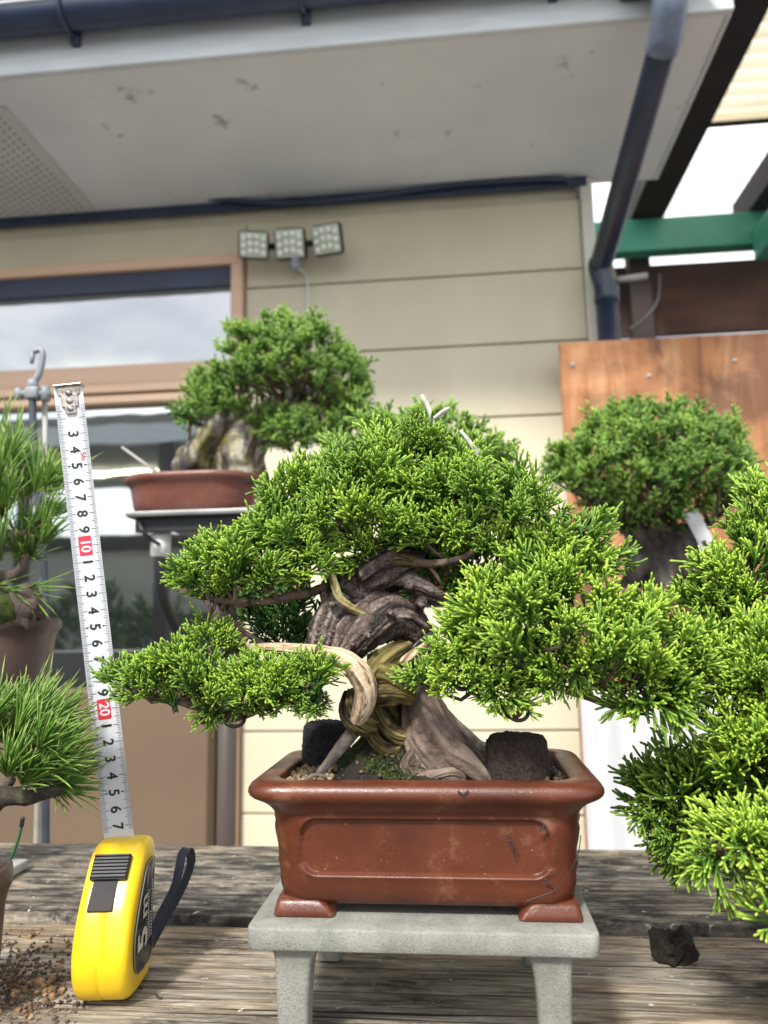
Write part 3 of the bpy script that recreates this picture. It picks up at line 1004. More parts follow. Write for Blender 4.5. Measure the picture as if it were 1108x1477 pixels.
def plank(y0, y1, z, mat, seed, x0=-1.3, x1=1.5):
    nx, ny = 330, 64
    xs_ = np.linspace(x0, x1, nx)
    ys_ = np.linspace(0, 1, ny)
    X, V = np.meshgrid(xs_, ys_)
    e0 = 0.0035 * (fbm(np.stack([xs_ * 9 + seed, xs_ * 0, xs_ * 0], -1), 4) - 0.5)
    e1 = 0.0050 * (fbm(np.stack([xs_ * 11 + seed * 3, xs_ * 0 + 5, xs_ * 0], -1), 5) - 0.5)
    Yg = y0 + e0[None, :] + V * (y1 + e1[None, :] - y0 - e0[None, :])
    pts = np.stack([X.ravel() * 2.2 + seed, Yg.ravel() * 150, X.ravel() * 0], -1)
    pts2 = np.stack([X.ravel() * 5 + seed, Yg.ravel() * 45, X.ravel() * 0 + 3], -1)
    h = 0.0016 * (fbm(pts, 4) - 0.5) + 0.0022 * (fbm(pts2, 3) - 0.5)
    # long cracks
    for k, (yc, w) in enumerate(((0.33, 0.010), (0.71, 0.007))):
        wob = yc + 0.05 * (fbm(np.stack([X.ravel() * 2 + seed + k * 9, X.ravel() * 0, X.ravel() * 0], -1), 3) - 0.5)
        m = fbm(np.stack([X.ravel() * 3 + k * 31 + seed, X.ravel() * 0 + 8, X.ravel() * 0], -1), 2)
        h -= 0.004 * np.exp(-((V.ravel() - wob) / w) ** 2) * np.clip((m - 0.42) * 6, 0, 1)
    ed = np.minimum(V, 1 - V).ravel()
    h -= 0.004 * np.exp(-ed / 0.014)
    Z = z + h.reshape(X.shape)
    top = np.stack([X, Yg, Z], -1)
    fr = top[0].copy()
    fr[:, 2] = z - 0.034
    bk = top[-1].copy()
    bk[:, 2] = z - 0.034
    G_ = np.concatenate([fr[None], top, bk[None], fr[None]], 0)
    return MB().grid(G_).build('plank', mat, bench, True, 50)


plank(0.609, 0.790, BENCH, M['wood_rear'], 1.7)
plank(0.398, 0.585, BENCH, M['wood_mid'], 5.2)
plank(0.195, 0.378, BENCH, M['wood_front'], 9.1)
for x in (-1.1, 0.0, 1.3):
    MB().box2((x, 0.22, BENCH - 0.12), (x + 0.07, 0.775, BENCH - 0.040), 0.003).build('cross_beam', M['darkwood'], bench, False)
    for y in (0.24, 0.70):
        MB().box2((x + 0.072, y, 0), (x + 0.14, y + 0.07, BENCH - 0.041), 0.003).build('leg', M['darkwood'], bench, False)


# ------------------------------------------------------------------ stone stand
def rrect(hx, hy, r, n=8, m=10, cx=0.0, cy=0.0, z=0.0):
    """rounded rectangle loop, n points per corner, m per side"""
    r = min(r, hx * 0.98, hy * 0.98)
    pts = []
    cs = [(hx - r, hy - r, 0), (-hx + r, hy - r, 90), (-hx + r, -hy + r, 180), (hx - r, -hy + r, 270)]
    for k, (x, y, a) in enumerate(cs):
        for i in range(n + 1):
            q = R_(a + 90.0 * i / n)
            pts.append((x + r * math.cos(q), y + r * math.sin(q)))
        nx_, ny_, na = cs[(k + 1) % 4]
        q = R_(na)
        e = A_([nx_ + r * math.cos(q), ny_ + r * math.sin(q)])
        s = A_(pts[-1])
        for i in range(1, m):
            pts.append(tuple(s + (e - s) * i / m))
    return A_([[p[0] + cx, p[1] + cy, z] for p in pts])


STZ = 0.865
sx0, sx1, sy0, sy1 = -0.1155, 0.0655, 0.4075, 0.545
scx, scy = (sx0 + sx1) / 2, (sy0 + sy1) / 2
hx, hy = (sx1 - sx0) / 2, (sy1 - sy0) / 2
stand = thing('stone_stand', (scx, scy, BENCH), 'grey concrete stand with four stout legs under the red pot', 'stand')
rg = []
for (dz, ins) in ((-0.0112, 0.012), (-0.0112, 0.0012), (-0.0109, 0.0004), (-0.0102, 0.0), (-0.006, 0.0), (-0.0012, 0.0), (-0.0004, 0.0004), (0.0, 0.0014), (0.0, 0.012)):
    rg.append(rrect(hx - ins, hy - ins, 0.006, 5, 20, scx, scy, STZ + dz))
rg = A_(rg)
MB().loft(rg).build('top', M['concrete'], stand, True, 60)
for sx in (-1, 1):
    for sy in (-1, 1):
        cx_, cy_ = scx + sx * (hx - 0.0235), scy + sy * (hy - 0.014)
        rings = []
        zb = BENCH + 0.0015
        for u, (a, bq) in ((0.0, (0.0072, 0.0072)), (0.03, (0.0078, 0.0076)), (0.3, (0.0082, 0.0078)), (0.6, (0.0088, 0.0082)), (0.80, (0.0096, 0.0086)), (0.90, (0.0106, 0.0092)), (0.96, (0.0122, 0.0100)), (1.0, (0.0145, 0.0112)), (1.03, (0.0160, 0.0118))):
            shx = -sx * max(0.0, (a - 0.009)) * 0.55
            rings.append(rrect(a, bq, 0.0028, 4, 3, cx_ + shx, cy_, zb + u * (STZ - 0.0110 - zb)))
        MB().loft(rings).build('leg', M['concrete'], stand, True, 50)

# ------------------------------------------------------------------ main pot
PCX, PCY = -0.0225, 0.470
PT = 0.9365          # rim top
pot = thing('bonsai_pot', (PCX, PCY, STZ), 'red clay rectangular bonsai pot with framed panel on grey stand', 'pot')


def pot_loft(pr, cx, cy, z0, n=10, m=150):
    return A_([rrect(a, b_, r, n, m, cx, cy, z0 + z) for (z, a, b_, r) in pr])


H = PT - STZ
pr = []
# (z above stand, half x, half y, corner radius)
body = [(0.0055, 0.074, 0.040, 0.014), (0.0062, 0.0775, 0.0435, 0.015), (0.0095, 0.0800, 0.0460, 0.016), (0.016, 0.0815, 0.0475, 0.017)]
for u in np.linspace(0.02, 0.0525, 70):
    k = (u - 0.016) / 0.038
    body.append((u, 0.0815 + 0.0032 * k ** 1.4, 0.0475 + 0.0030 * k ** 1.4, 0.017))
body += [(0.0545, 0.0856, 0.0514, 0.017), (0.0566, 0.0872, 0.0530, 0.017), (0.0588, 0.0895, 0.0552, 0.017), (0.0606, 0.0925, 0.0575, 0.017),
         (0.0619, 0.0946, 0.0593, 0.017), (0.0632, 0.0960, 0.0604, 0.017), (0.0650, 0.0968, 0.0610, 0.017), (0.0668, 0.0966, 0.0608, 0.017), (0.0692, 0.0952, 0.0596, 0.0165),
         (0.0706, 0.0930, 0.0577, 0.016), (0.0712, 0.0900, 0.0550, 0.015), (0.0713, 0.0840, 0.0490, 0.013), (0.0708, 0.0815, 0.0465, 0.012), (0.0690, 0.0806, 0.0456, 0.0115), (0.050, 0.0780, 0.044, 0.011)]
V = pot_loft(body, PCX, PCY, STZ)
# recessed panels front/back and on the short sides
zc, hz, hxp, rr_ = STZ + 0.0365, 0.0145, 0.0665, 0.009


def sdf(x, z, hx_, hz_, r):
    qx, qz = np.abs(x) - hx_ + r, np.abs(z) - hz_ + r
    return np.hypot(np.maximum(qx, 0), np.maximum(qz, 0)) + np.minimum(np.maximum(qx, qz), 0) - r


ss = lambda e0, e1, x: (lambda t: t * t * (3 - 2 * t))(np.clip((x - e0) / (e1 - e0), 0, 1))
X_, Y_, Z_ = V[..., 0] - PCX, V[..., 1] - PCY, V[..., 2] - zc
low = (V[..., 2] < STZ + 0.053)
d = sdf(X_, Z_, hxp, hz, rr_)
dep = 0.0024 * ss(0.0004, -0.0009, d) - 0.0007 * np.exp(-((d - 0.0012) / 0.0010) ** 2)
fr_ = (np.abs(Y_) > 0.0455) & low
V[..., 1] -= np.where(fr_, np.sign(Y_) * dep, 0)
d2 = sdf(Y_, Z_, 0.034, hz, rr_)
dep2 = 0.0016 * ss(0.0007, -0.0011, d2) - 0.0009 * np.exp(-((d2 - 0.0012) / 0.0010) ** 2)
sd_ = (np.abs(X_) > 0.079) & low
V[..., 0] -= np.where(sd_, np.sign(X_) * dep2, 0)
MB().loft(V, True, False).build('body', M['clay'], pot, True, 60)
for sx in (-1, 1):
    for sy in (-1, 1):
        cx_, cy_ = PCX + sx * 0.0655, PCY + sy * 0.0362
        rings = []
        for z, a, b_, sh_ in ((0.0002, 0.0162, 0.0112, 0), (0.0008, 0.0167, 0.0117, 0), (0.0035, 0.0156, 0.0108, 0.0008), (0.0065, 0.0138, 0.0098, 0.0022), (0.0090, 0.0115, 0.008, 0.004)):
            rings.append(rrect(a, b_, 0.003, 4, 5, cx_ + sx * sh_ * 0.8, cy_ + sy * 0.0, STZ + z))
        MB().loft(rings).build('foot', M['clay'], pot, True, 60)
# soil: mound inside the rim
n_ = 90
gx_, gy_ = np.meshgrid(np.linspace(-0.081, 0.081, n_ * 2), np.linspace(-0.046, 0.046, n_))
pp = np.stack([gx_.ravel() * 60, gy_.ravel() * 60, gx_.ravel() * 0], -1)
mound = 0.031 * np.exp(-(np.abs(gx_ + 0.016) / 0.033) ** 3 - (np.abs(gy_ - 0.010) / 0.036) ** 2.4)
zs = PT - 0.0065 + mound + 0.009 * (fbm(pp, 6).reshape(gx_.shape) - 0.5)
G = np.stack([gx_ + PCX, gy_ + PCY, zs], -1)
soil = MB().grid(G).build('soil', M['soil'], pot)


def soil_z(x, y):
    return PT - 0.0065 + 0.031 * math.exp(-(abs(x - PCX + 0.016) / 0.033) ** 3 - (abs(y - PCY - 0.010) / 0.036) ** 2.4)


rng = np.random.default_rng(11)


def pebble(mb, c, r, rng, sub=1):
    bm = bmesh.new()
    bmesh.ops.create_icosphere(bm, subdivisions=sub, radius=1.0)
    bm.verts.index_update()
    v = A_([w.co[:] for w in bm.verts])
    fcs = A_([[x.index for x in f_.verts] for f_ in bm.faces])
    bm.free()
    v = v * (1 + 1.1 * (vnoise(v * 1.9 + rng.random(3) * 50) - 0.5))[:, None]
    s = r * rng.uniform(0.7, 1.25, 3)
    a = rng.random() * 6.28
    v = v * s
    v = v @ A_([[math.cos(a), -math.sin(a), 0], [math.sin(a), math.cos(a), 0], [0, 0, 1]])
    mb.add(v + c, fcs)


mbm = MB()
for k in range(3500):
    x, y = rng.normal(-0.030, 0.020), rng.uniform(-0.046, 0.0)
    if abs(x) > 0.078:
        continue
    if vnoise(A_([[x * 70, y * 70, 4.0]]))[0] < 0.47:
        continue
    h = rng.uniform(0.0005, 0.0014)
    b0 = A_([x + PCX, y + PCY, soil_z(x + PCX, y + PCY) + 0.0015])
    t0 = b0 + A_([rng.normal(0, 0.0008), rng.normal(0, 0.0008), h])
    w = 0.0006
    mbm.add([b0 + [w, 0, 0], b0 + [-w, 0, 0.0], b0 + [0, w, 0], t0], A_([[0, 1, 3], [1, 2, 3], [2, 0, 3]]))
stuff(mbm.build('moss', M['moss'], pot, False))
mg, mgd = MB(), MB()
for k in range(230):
    x, y = rng.uniform(-0.079, -0.052), rng.uniform(-0.045, 0.03)
    pebble(mg, A_([PCX + x, PCY + y, soil_z(PCX + x, PCY + y) + 0.001 + rng.uniform(0, 0.0022)]), rng.uniform(0.0011, 0.0021), rng)
for k in range(190):
    x, y = rng.uniform(0.045, 0.079), rng.uniform(-0.045, 0.03)
    pebble(mgd, A_([PCX + x, PCY + y, soil_z(PCX + x, PCY + y) + 0.001 + rng.uniform(0, 0.002)]), rng.uniform(0.001, 0.0021), rng)
for k in range(90):
    x, y = rng.uniform(-0.05, 0.045), rng.uniform(-0.046, -0.02)
    pebble(mgd, A_([PCX + x, PCY + y, soil_z(PCX + x, PCY + y) + 0.001]), rng.uniform(0.0007, 0.0015), rng)
stuff(mg.build('soil_grain', M['grain'], pot))
stuff(mgd.build('soil_grain', M['graindark'], pot))
# dark root hairs stuck to the pot
py_ = PCY - 0.0505


def hair(pts, r=0.00035, yo=0.0):
    P = [at(x, y, PCY - 0.0525 + yo) for x, y in pts]
    return MB().tube(spline(P, 24), r, 5).build('root_hair', M['wire'], pot)


yb = lambda y: 0.0
hair([(838, 1205), (834, 1230), (822, 1258), (800, 1284), (775, 1294), (760, 1300), (757, 1306)], 0.00030, 0.0006)
hair([(731, 1205), (735, 1212), (738, 1222), (741, 1230)], 0.0005, 0.0012)
hair([(733, 1212), (739, 1214), (744, 1224)], 0.0004, 0.0012)
hair([(779, 1199), (785, 1190), (788, 1195)], 0.0005, 0.0002)
hair([(785, 1268), (792, 1272), (797, 1276)], 0.0006, 0.0012)
hair([(660, 1141), (668, 1146), (676, 1140)], 0.00045, -0.0095)

# fertilizer cakes on the soil


def cake(pxc, w_px, h, Y, mat, label, seed, name='fertilizer_cake'):
    c = at(pxc[0], pxc[1], Y)
    r = w_px / 2 / F * Y / math.cos(YAW)
    n, k = 90, 40
    rings = []
    prof_ = [(0, 0.93), (0.04, 0.985), (0.12, 1.0), (0.3, 1.0), (0.5, 0.985), (0.7, 0.97), (0.85, 0.95), (0.93, 0.90), (0.98, 0.80), (1.0, 0.62), (1.0, 0.35), (0.995, 0.1)]
    pz = np.interp(np.linspace(0, 1, 44), np.linspace(0, 1, len(prof_)), [p[0] for p in prof_])
    pq_ = np.interp(np.linspace(0, 1, 44), np.linspace(0, 1, len(prof_)), [p[1] for p in prof_])
    for z, q in zip(pz, pq_):
        a = np.linspace(0, 2 * np.pi, n, endpoint=False)
        P = np.stack([c[0] + r * q * np.cos(a), c[1] + r * q * np.sin(a), np.full(n, c[2] + z * h)], -1)
        nn = 0.6 * (fbm(P * 240 + seed, 3) - 0.5) + 1.0 * (fbm(P * 900 + seed, 3) - 0.5)
        dirv = (P - A_([c[0], c[1], c[2] + h * 0.45]))
        dirv /= np.linalg.norm(dirv, axis=1)[:, None]
        P = P + dirv * (nn * 0.0024)[:, None]
        rings.append(P)
    o = MB().loft(rings).build(name, mat, None, True, loc=c)
    return tag(o, label, 'fertilizer cake', 'fertilizer cakes in the red pot')


cake((748, 1136), 86, 0.0295, 0.452, M['cake'], 'brown cylindrical fertilizer cake on the soil right of the trunk', 3.0)
cake((470, 1108), 66, 0.0290, 0.490, M['cakeblack'], 'black fertilizer cake on the soil left of the trunk', 8.0)

# ------------------------------------------------------------------ juniper foliage machinery


def cord(mb_list, p, d, ln, r, t0, t1, rng, sides=5, bend=0.25, lod=0):
    d = d / np.linalg.norm(d)
    s = np.cross(d, rng.normal(size=3))
    s /= np.linalg.norm(s)
    ts = (0.0, 0.5, 0.93) if lod == 0 else (0.0, 0.75)
    rs = (0.80, 1.02, 0.88) if lod == 0 else (0.85, 1.0)
    bv = s * bend * ln * rng.uniform(-1, 1) + A_([0, 0, bend * ln * 0.5])
    pts = [p + d * ln * t + bv * t * t for t in ts]
    tipp = p + d * ln + bv
    u = np.cross(d, s)
    th_ = np.linspace(0, 2 * np.pi, sides, endpoint=False)
    V_ = [q + r * k * (np.cos(a) * s + np.sin(a) * u) for q, k in zip(pts, rs) for a in th_] + [tipp]
    T_ = [t0 + (t1 - t0) * t for t in ts for _ in th_] + [t1]
    F_ = []
    for i in range(len(ts) - 1):
        for j in range(sides):
            a, b_ = i * sides + j, i * sides + (j + 1) % sides
            F_ += [(a, b_, b_ + sides), (a, b_ + sides, a + sides)]
    o = (len(ts) - 1) * sides
    for j in range(sides):
        F_.append((o + j, o + (j + 1) % sides, len(V_) - 1))
    mb_list.append((A_(V_), A_(F_), A_(T_)))
    return lambda t: p + d * ln * t + bv * t * t


def make_spray(seed, lod=0, r=0.0262, open_=1.0):
    rng = np.random.default_rng(seed)
    out = []
    sides = 5 if lod == 0 else 3
    stem = cord(out, np.zeros(3), A_([rng.normal(0, .1), rng.normal(0, .1), 1.0]), 1.0, r * 0.92, 0.0, 1.0, rng, sides, 0.18, lod)
    n1 = 9 if lod == 0 else 6
    az = rng.random() * 6.28
    for k in range(n1):
        t = 0.26 + 0.54 * k / (n1 - 1)
        az += 2.4 + rng.normal(0, 0.4)
        tilt = R_(rng.uniform(22, 48)) * open_
        dd = A_([math.sin(tilt) * math.cos(az), math.sin(tilt) * math.sin(az), math.cos(tilt)])
        ln = (0.72 - 0.42 * t) * rng.uniform(0.7, 1.25)
        f_ = cord(out, stem(t), dd, ln, r, 0.10 + 0.3 * t, 1.0, rng, sides, 0.28, lod)
        n2 = (3 if ln > 0.5 else 2) if lod == 0 else 1
        for j in range(n2):
            u = 0.36 + 0.5 * (j + rng.random() * 0.5) / n2
            side = np.cross(dd, rng.normal(size=3))
            side /= np.linalg.norm(side)
            d2 = dd * 0.85 + side * rng.uniform(0.4, 0.7)
            cord(out, f_(u), d2, ln * rng.uniform(0.42, 0.6), r * 0.96, 0.35 + 0.2 * u, 1.0, rng, sides, 0.2, lod)
    n = 0
    Vs, Fs, Ts = [], [], []
    for v, f_, t in out:
        Vs.append(v)
        Fs.append(f_ + n)
        Ts.append(t)
        n += len(v)
    return np.vstack(Vs), np.vstack(Fs), np.concatenate(Ts)


SPR = [make_spray(100 + k) for k in range(12)]
SPR_OPEN = [make_spray(200 + k, 0, 0.028, 1.2) for k in range(8)]
SPR_FAR = [make_spray(300 + k, 1, 0.042) for k in range(6)]


def basis(d, rng):
    d = d / np.linalg.norm(d)
    s = np.cross(d, rng.normal(size=3))
    s /= np.linalg.norm(s)
    return np.stack([s, np.cross(d, s), d], 1)


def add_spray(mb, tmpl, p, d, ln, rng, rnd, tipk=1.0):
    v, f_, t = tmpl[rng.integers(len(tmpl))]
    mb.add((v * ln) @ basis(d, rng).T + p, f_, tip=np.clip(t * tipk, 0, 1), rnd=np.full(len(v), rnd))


def in_poly(P, x, y):
    c = False
    j = len(P) - 1
    for i in range(len(P)):
        if ((P[i][1] > y) != (P[j][1] > y)) and (x < (P[j][0] - P[i][0]) * (y - P[i][1]) / (P[j][1] - P[i][1]) + P[i][0]):
            c = not c
        j = i
    return c


def edge_dist(P, x, y):
    P = A_(P, float)
    Q = np.roll(P, -1, 0)
    d_ = Q - P
    w = A_([x, y]) - P
    t = np.clip((w * d_).sum(1) / (d_ ** 2).sum(1), 0, 1)
    return np.sqrt(((w - d_ * t[:, None]) ** 2).sum(1)).min()


UP = A_([0.0, 0.0, 1.0])


def crown_pad(poly, Yc, th, spacing, rng, branch=None, layers=(-0.85, 0.0, 0.75), nspray=(5, 7), ln=(0.020, 0.029), tmpl=SPR,
              upb=0.75, outb=0.8, camb=0.35, mb=None, tw=None, edge=55.0, twr=0.0009, cone=0.72, tipk=1.0, sink=0.62, bright=(0.1, 0.9), drop=0.35):
    P = A_(poly, float)
    c2 = P.mean(0)
    ext = np.abs(P - c2).max(0)
    mb = mb or MB()
    tw = tw if tw is not None else MB()
    for lay in layers:
        pts = []
        tries = 0
        while tries < 900:
            tries += 1
            x, y = rng.uniform(P[:, 0].min(), P[:, 0].max()), rng.uniform(P[:, 1].min(), P[:, 1].max())
            if not in_poly(poly, x, y):
                continue
            if any((x - a) ** 2 + (y - b_) ** 2 < spacing ** 2 for a, b_ in pts):
                continue
            pts.append((x, y))
        for x, y in pts:
            if lay > 0.4 and rng.random() < drop:
                continue
            e = min(1.0, 0.2 + edge_dist(poly, x, y) / edge)
            Y = Yc + th * e * (lay + rng.uniform(-0.25, 0.25))
            p = at(x, y, Y)
            ox, oz = (x - c2[0]) / ext[0], -(y - c2[1]) / ext[1]
            n = A_([outb * ox, -camb + 0.5 * lay, upb + outb * 0.55 * oz]) + rng.normal(0, 0.22, 3)
            n /= np.linalg.norm(n)
            L0 = rng.uniform(*ln)
            base = p - n * L0 * sink
            rn = rng.uniform(*bright)
            for k in range(rng.integers(nspray[0], nspray[1] + 1)):
                q = rng.normal(0, 1, 3)
                dd = n + q / np.linalg.norm(q) * cone * rng.random() ** 0.6
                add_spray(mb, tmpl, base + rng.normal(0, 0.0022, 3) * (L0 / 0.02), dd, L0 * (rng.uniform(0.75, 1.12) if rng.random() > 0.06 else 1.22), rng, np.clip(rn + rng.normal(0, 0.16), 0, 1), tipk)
            if branch is not None:
                i = np.argmin(((branch - base) ** 2).sum(1))
                i = max(0, i - 2)
                b0 = branch[i]
                mid = (b0 + base) / 2 + rng.normal(0, 0.003, 3) - UP * 0.003
                tw.tube(spline([b0, mid, base, base + n * L0 * 0.3], 7), np.linspace(twr * 1.6, twr * 0.7, 7), 5)
    return mb, tw


def remesh(mb, voxel, smooth_it=2, disp=None):
    me = mb.mesh('tmp')
    o = bpy.data.objects.new('tmp', me)
    col.objects.link(o)
    md = o.modifiers.new('r', 'REMESH')
    md.mode = 'VOXEL'
    md.voxel_size = voxel
    m2 = o.modifiers.new('s', 'SMOOTH')
    m2.iterations = smooth_it
    m2.factor = 0.5
    dg = bpy.context.evaluated_depsgraph_get()
    ev = bpy.data.meshes.new_from_object(o.evaluated_get(dg))
    n = len(ev.vertices)
    v = np.zeros(n * 3, np.float32)
    ev.vertices.foreach_get('co', v)
    nn = np.zeros(n * 3, np.float32)
    ev.vertex_normals.foreach_get('vector', nn)
    v, nn = v.reshape(-1, 3).astype(float), nn.reshape(-1, 3).astype(float)
    if disp:
        v = v + nn * disp(v)[:, None]
    qs = [tuple(p.vertices) for p in ev.polygons]
    out = MB()
    out.add(v, [A_([q for q in qs if len(q) == k], np.int64).reshape(-1, k) for k in (3, 4)])
    bpy.data.objects.remove(o)
    bpy.data.meshes.remove(me)
    bpy.data.meshes.remove(ev)
    return out


# ------------------------------------------------------------------ main tree
TX = at(590, 1110, 0.468)
tree = thing('bonsai_tree', (TX[0], TX[1], PT - 0.005), 'large twisted juniper bonsai in the red rectangular pot', 'bonsai')
rng = np.random.default_rng(42)
PX = 1 / F * 0.46            # metres per pixel at the trunk


def lobes(k, amp, tw_):
    return lambda t, th_: 1 + amp * np.sin(k * th_ + tw_ * t) + amp * 0.6 * np.sin((k + 2) * th_ - tw_ * 1.6 * t + 1.3)


def limb(mb, pts, n=30, sides=20, prof=None):
    P, r = pxpath([(a, b_, c, d_ * PX) for a, b_, c, d_ in pts], n)
    return mb.tube(P, r, sides, prof)


def glimb(mb, pts, n=130, sides=96, lob=(3, 0.10, 4), fib=(3.2, 9.0, 0.10), coarse=(1.1, 5.0, 0.22), twist=3.0, seed=0.0, crack=0.0, rgh=0.14):
    """limb whose fibres run (and twist) along its length; attribute 'gr' carries the grain"""
    P, r = pxpath([(a, b_, c, d_ * PX) for a, b_, c, d_ in pts], n)
    ln_ = np.linalg.norm(np.diff(P, axis=0), axis=1).sum() / 0.06
    box_ = {}

    def prof(t, th_):
        a_ = th_ + twist * t
        A1, T1 = np.broadcast_arrays(a_, t)
        f1 = fbm(np.stack([np.cos(A1).ravel() * fib[0] + seed, np.sin(A1).ravel() * fib[0], T1.ravel() * ln_ * fib[1] * 0.35], -1), 4).reshape(A1.shape)
        f2 = fbm(np.stack([np.cos(A1).ravel() * coarse[0] + seed + 9, np.sin(A1).ravel() * coarse[0], T1.ravel() * ln_ * coarse[1] * 0.5], -1), 3).reshape(A1.shape)
        f4 = fbm(np.stack([np.cos(A1).ravel() * 6 + seed, np.sin(A1).ravel() * 6, T1.ravel() * ln_ * 16 + 4], -1), 3).reshape(A1.shape)
        rid = 1 - np.abs(2 * f1 - 1) * 2.0
        m = 1 + lob[1] * np.sin(lob[0] * a_ + 0.8) + fib[2] * (rid - 0.5) + coarse[2] * (f2 - 0.5) * 2 + rgh * (f4 - 0.5)
        if crack:
            f3 = fbm(np.stack([np.cos(A1).ravel() * 2.0 + seed + 3, np.sin(A1).ravel() * 2.0, T1.ravel() * ln_ * 1.1], -1), 3).reshape(A1.shape)
            ck = np.exp(-((f3 - 0.5) / 0.028) ** 2)
            m = m - crack * ck
            box_['g'] = np.clip(0.5 + (f1 - 0.5) * 1.3 + (f4 - 0.5) * 0.8 - ck * 0.45, 0, 1)
        else:
            box_['g'] = np.clip(0.5 + (f1 - 0.5) * 1.3 + (f2 - 0.5) * 0.9, 0, 1)
        return m

    k0 = len(mb.v)
    mb.tube(P, r, sides, prof)
    g_ = box_['g'].ravel()
    mb.a.setdefault('gr', []).append(np.concatenate([g_, [0.5, 0.5]]))
    return mb


# lower living trunk: purple grey, flaring onto the soil on the right
lv = MB()
glimb(lv, [(594, 940, .462, 20), (601, 985, .456, 22), (610, 1025, .452, 27), (620, 1060, .450, 34), (640, 1092, .449, 36), (656, 1118, .450, 32), (662, 1142, .452, 32)], lob=(3, 0.08, 3), fib=(2.4, 3.0, 0.10), coarse=(1.0, 4.0, 0.20), twist=1.2, seed=2)
glimb(lv, [(636, 1070, .448, 16), (660, 1092, .443, 20), (682, 1112, .442, 16), (702, 1138, .443, 12)], lob=(2, 0.12, 3), fib=(2.4, 3.0, 0.12), coarse=(1.0, 4, 0.22), twist=1, seed=5)
glimb(lv, [(624, 1010, .462, 12), (648, 1052, .466, 15), (676, 1090, .468, 16), (704, 1128, .468, 14)], lob=(3, 0.08, 3), fib=(2.4, 3.0, 0.12), coarse=(1.0, 4, 0.22), twist=1, seed=8)
glimb(lv, [(608, 1086, .446, 15), (590, 1108, .444, 12), (612, 1122, .440, 13), (652, 1118, .437, 11), (668, 1128, .438, 8)], lob=(3, 0.12, 3), fib=(3.0, 5.0, 0.22), coarse=(1.4, 7, 0.34), twist=2, seed=11)
lv.build('trunk', M['livebark'], tree)
# upper twisted bark trunk
ub = MB()
glimb(ub, [(608, 985, .470, 22), (600, 940, .468, 30), (590, 908, .462, 32), (562, 888, .450, 30), (530, 905, .443, 30), (504, 930, .442, 25), (486, 950, .448, 13)], lob=(2, 0.10, 5), fib=(2.6, 3.5, 0.13), coarse=(1.0, 5, 0.28), twist=1.6, seed=21, crack=0.10)
glimb(ub, [(575, 905, .458, 28), (530, 876, .462, 36), (500, 858, .466, 34), (520, 836, .470, 38), (566, 824, .474, 38), (600, 800, .478, 28), (610, 760, .480, 20), (603, 700, .480, 12), (600, 640, .478, 7)], 240, lob=(3, 0.10, 7), fib=(2.6, 3.5, 0.13), coarse=(1.0, 5, 0.28), twist=2.6, seed=25, crack=0.10)
glimb(ub, [(505, 868, .458, 26), (484, 895, .454, 30), (468, 925, .458, 28), (450, 950, .465, 18)], lob=(3, 0.10, 3), fib=(2.6, 3.5, 0.13), coarse=(1.0, 5, 0.28), twist=1.2, seed=31, crack=0.10)
glimb(ub, [(520, 832, .452, 22), (556, 816, .454, 26), (588, 806, .462, 24), (612, 800, .47, 16)], lob=(3, 0.10, 3), fib=(2.6, 3.5, 0.14), coarse=(1.0, 3, 0.24), twist=1.2, seed=35, crack=0.10)
glimb(ub, [(585, 905, .464, 28), (608, 925, .460, 22), (632, 936, .455, 15), (668, 950, .448, 9), (712, 968, .440, 7)], lob=(3, 0.10, 3), fib=(2.6, 3.5, 0.13), coarse=(1.0, 5, 0.28), twist=1.2, seed=41, crack=0.08)
glimb(ub, [(585, 835, .462, 20), (614, 850, .456, 14), (640, 862, .456, 9), (700, 868, .456, 6)], lob=(3, 0.12, 3), fib=(2.6, 3.5, 0.14), coarse=(1.2, 4, 0.25), twist=1.2, seed=45)
for x, y, Y, r in ((562, 884, .427, 5), (530, 918, .421, 4), (508, 930, .424, 4), (480, 872, .438, 5), (606, 870, .446, 9), (590, 846, .446, 8)):
    glimb(ub, [(x, y, Y + 0.012, r), (x, y, Y + 0.004, r * 0.95), (x + 1, y - 1, Y, r * 0.75), (x + 1, y - 2, Y - .001, r * 0.4)], 14, 20, fib=(2, 2, 0.25), coarse=(1.2, 5, 0.3), seed=x)
ub.build('trunk', M['bark'], tree)
# olive deadwood in the hollow
od = MB()
dk = dict(lob=(3, 0.08, 3), fib=(2.4, 1.8, 0.18), coarse=(1.2, 4.0, 0.34), crack=0.16)
glimb(od, [(590, 938, .450, 14), (566, 952, .440, 20), (546, 968, .436, 20), (532, 990, .440, 15)], twist=0.3, seed=51, **dk)
glimb(od, [(536, 978, .442, 14), (560, 972, .432, 16), (580, 984, .430, 15), (594, 996, .436, 9)], twist=0.6, seed=53, **dk)
glimb(od, [(530, 1004, .444, 15), (556, 998, .434, 16), (578, 1000, .431, 13), (596, 1008, .436, 7)], twist=0.5, seed=55, **dk)
glimb(od, [(512, 1000, .446, 15), (509, 1026, .440, 17), (520, 1042, .440, 16), (540, 1050, .445, 11)], twist=0.5, seed=57, **dk)
glimb(od, [(548, 1024, .456, 12), (566, 1052, .452, 13), (590, 1060, .450, 13), (598, 1036, .452, 12), (592, 1012, .456, 10)], twist=0.5, seed=59, **dk)
glimb(od, [(528, 1048, .452, 9), (548, 1076, .450, 9), (572, 1082, .452, 8), (590, 1070, .455, 7)], twist=0.5, seed=61, **dk)
glimb(od, [(565, 945, .468, 34), (562, 990, .472, 34), (566, 1040, .476, 32), (575, 1090, .478, 40), (580, 1130, .478, 46)], twist=0.3, seed=63, **dk)
od.build('deadwood', M['olive'], tree)
od = MB()
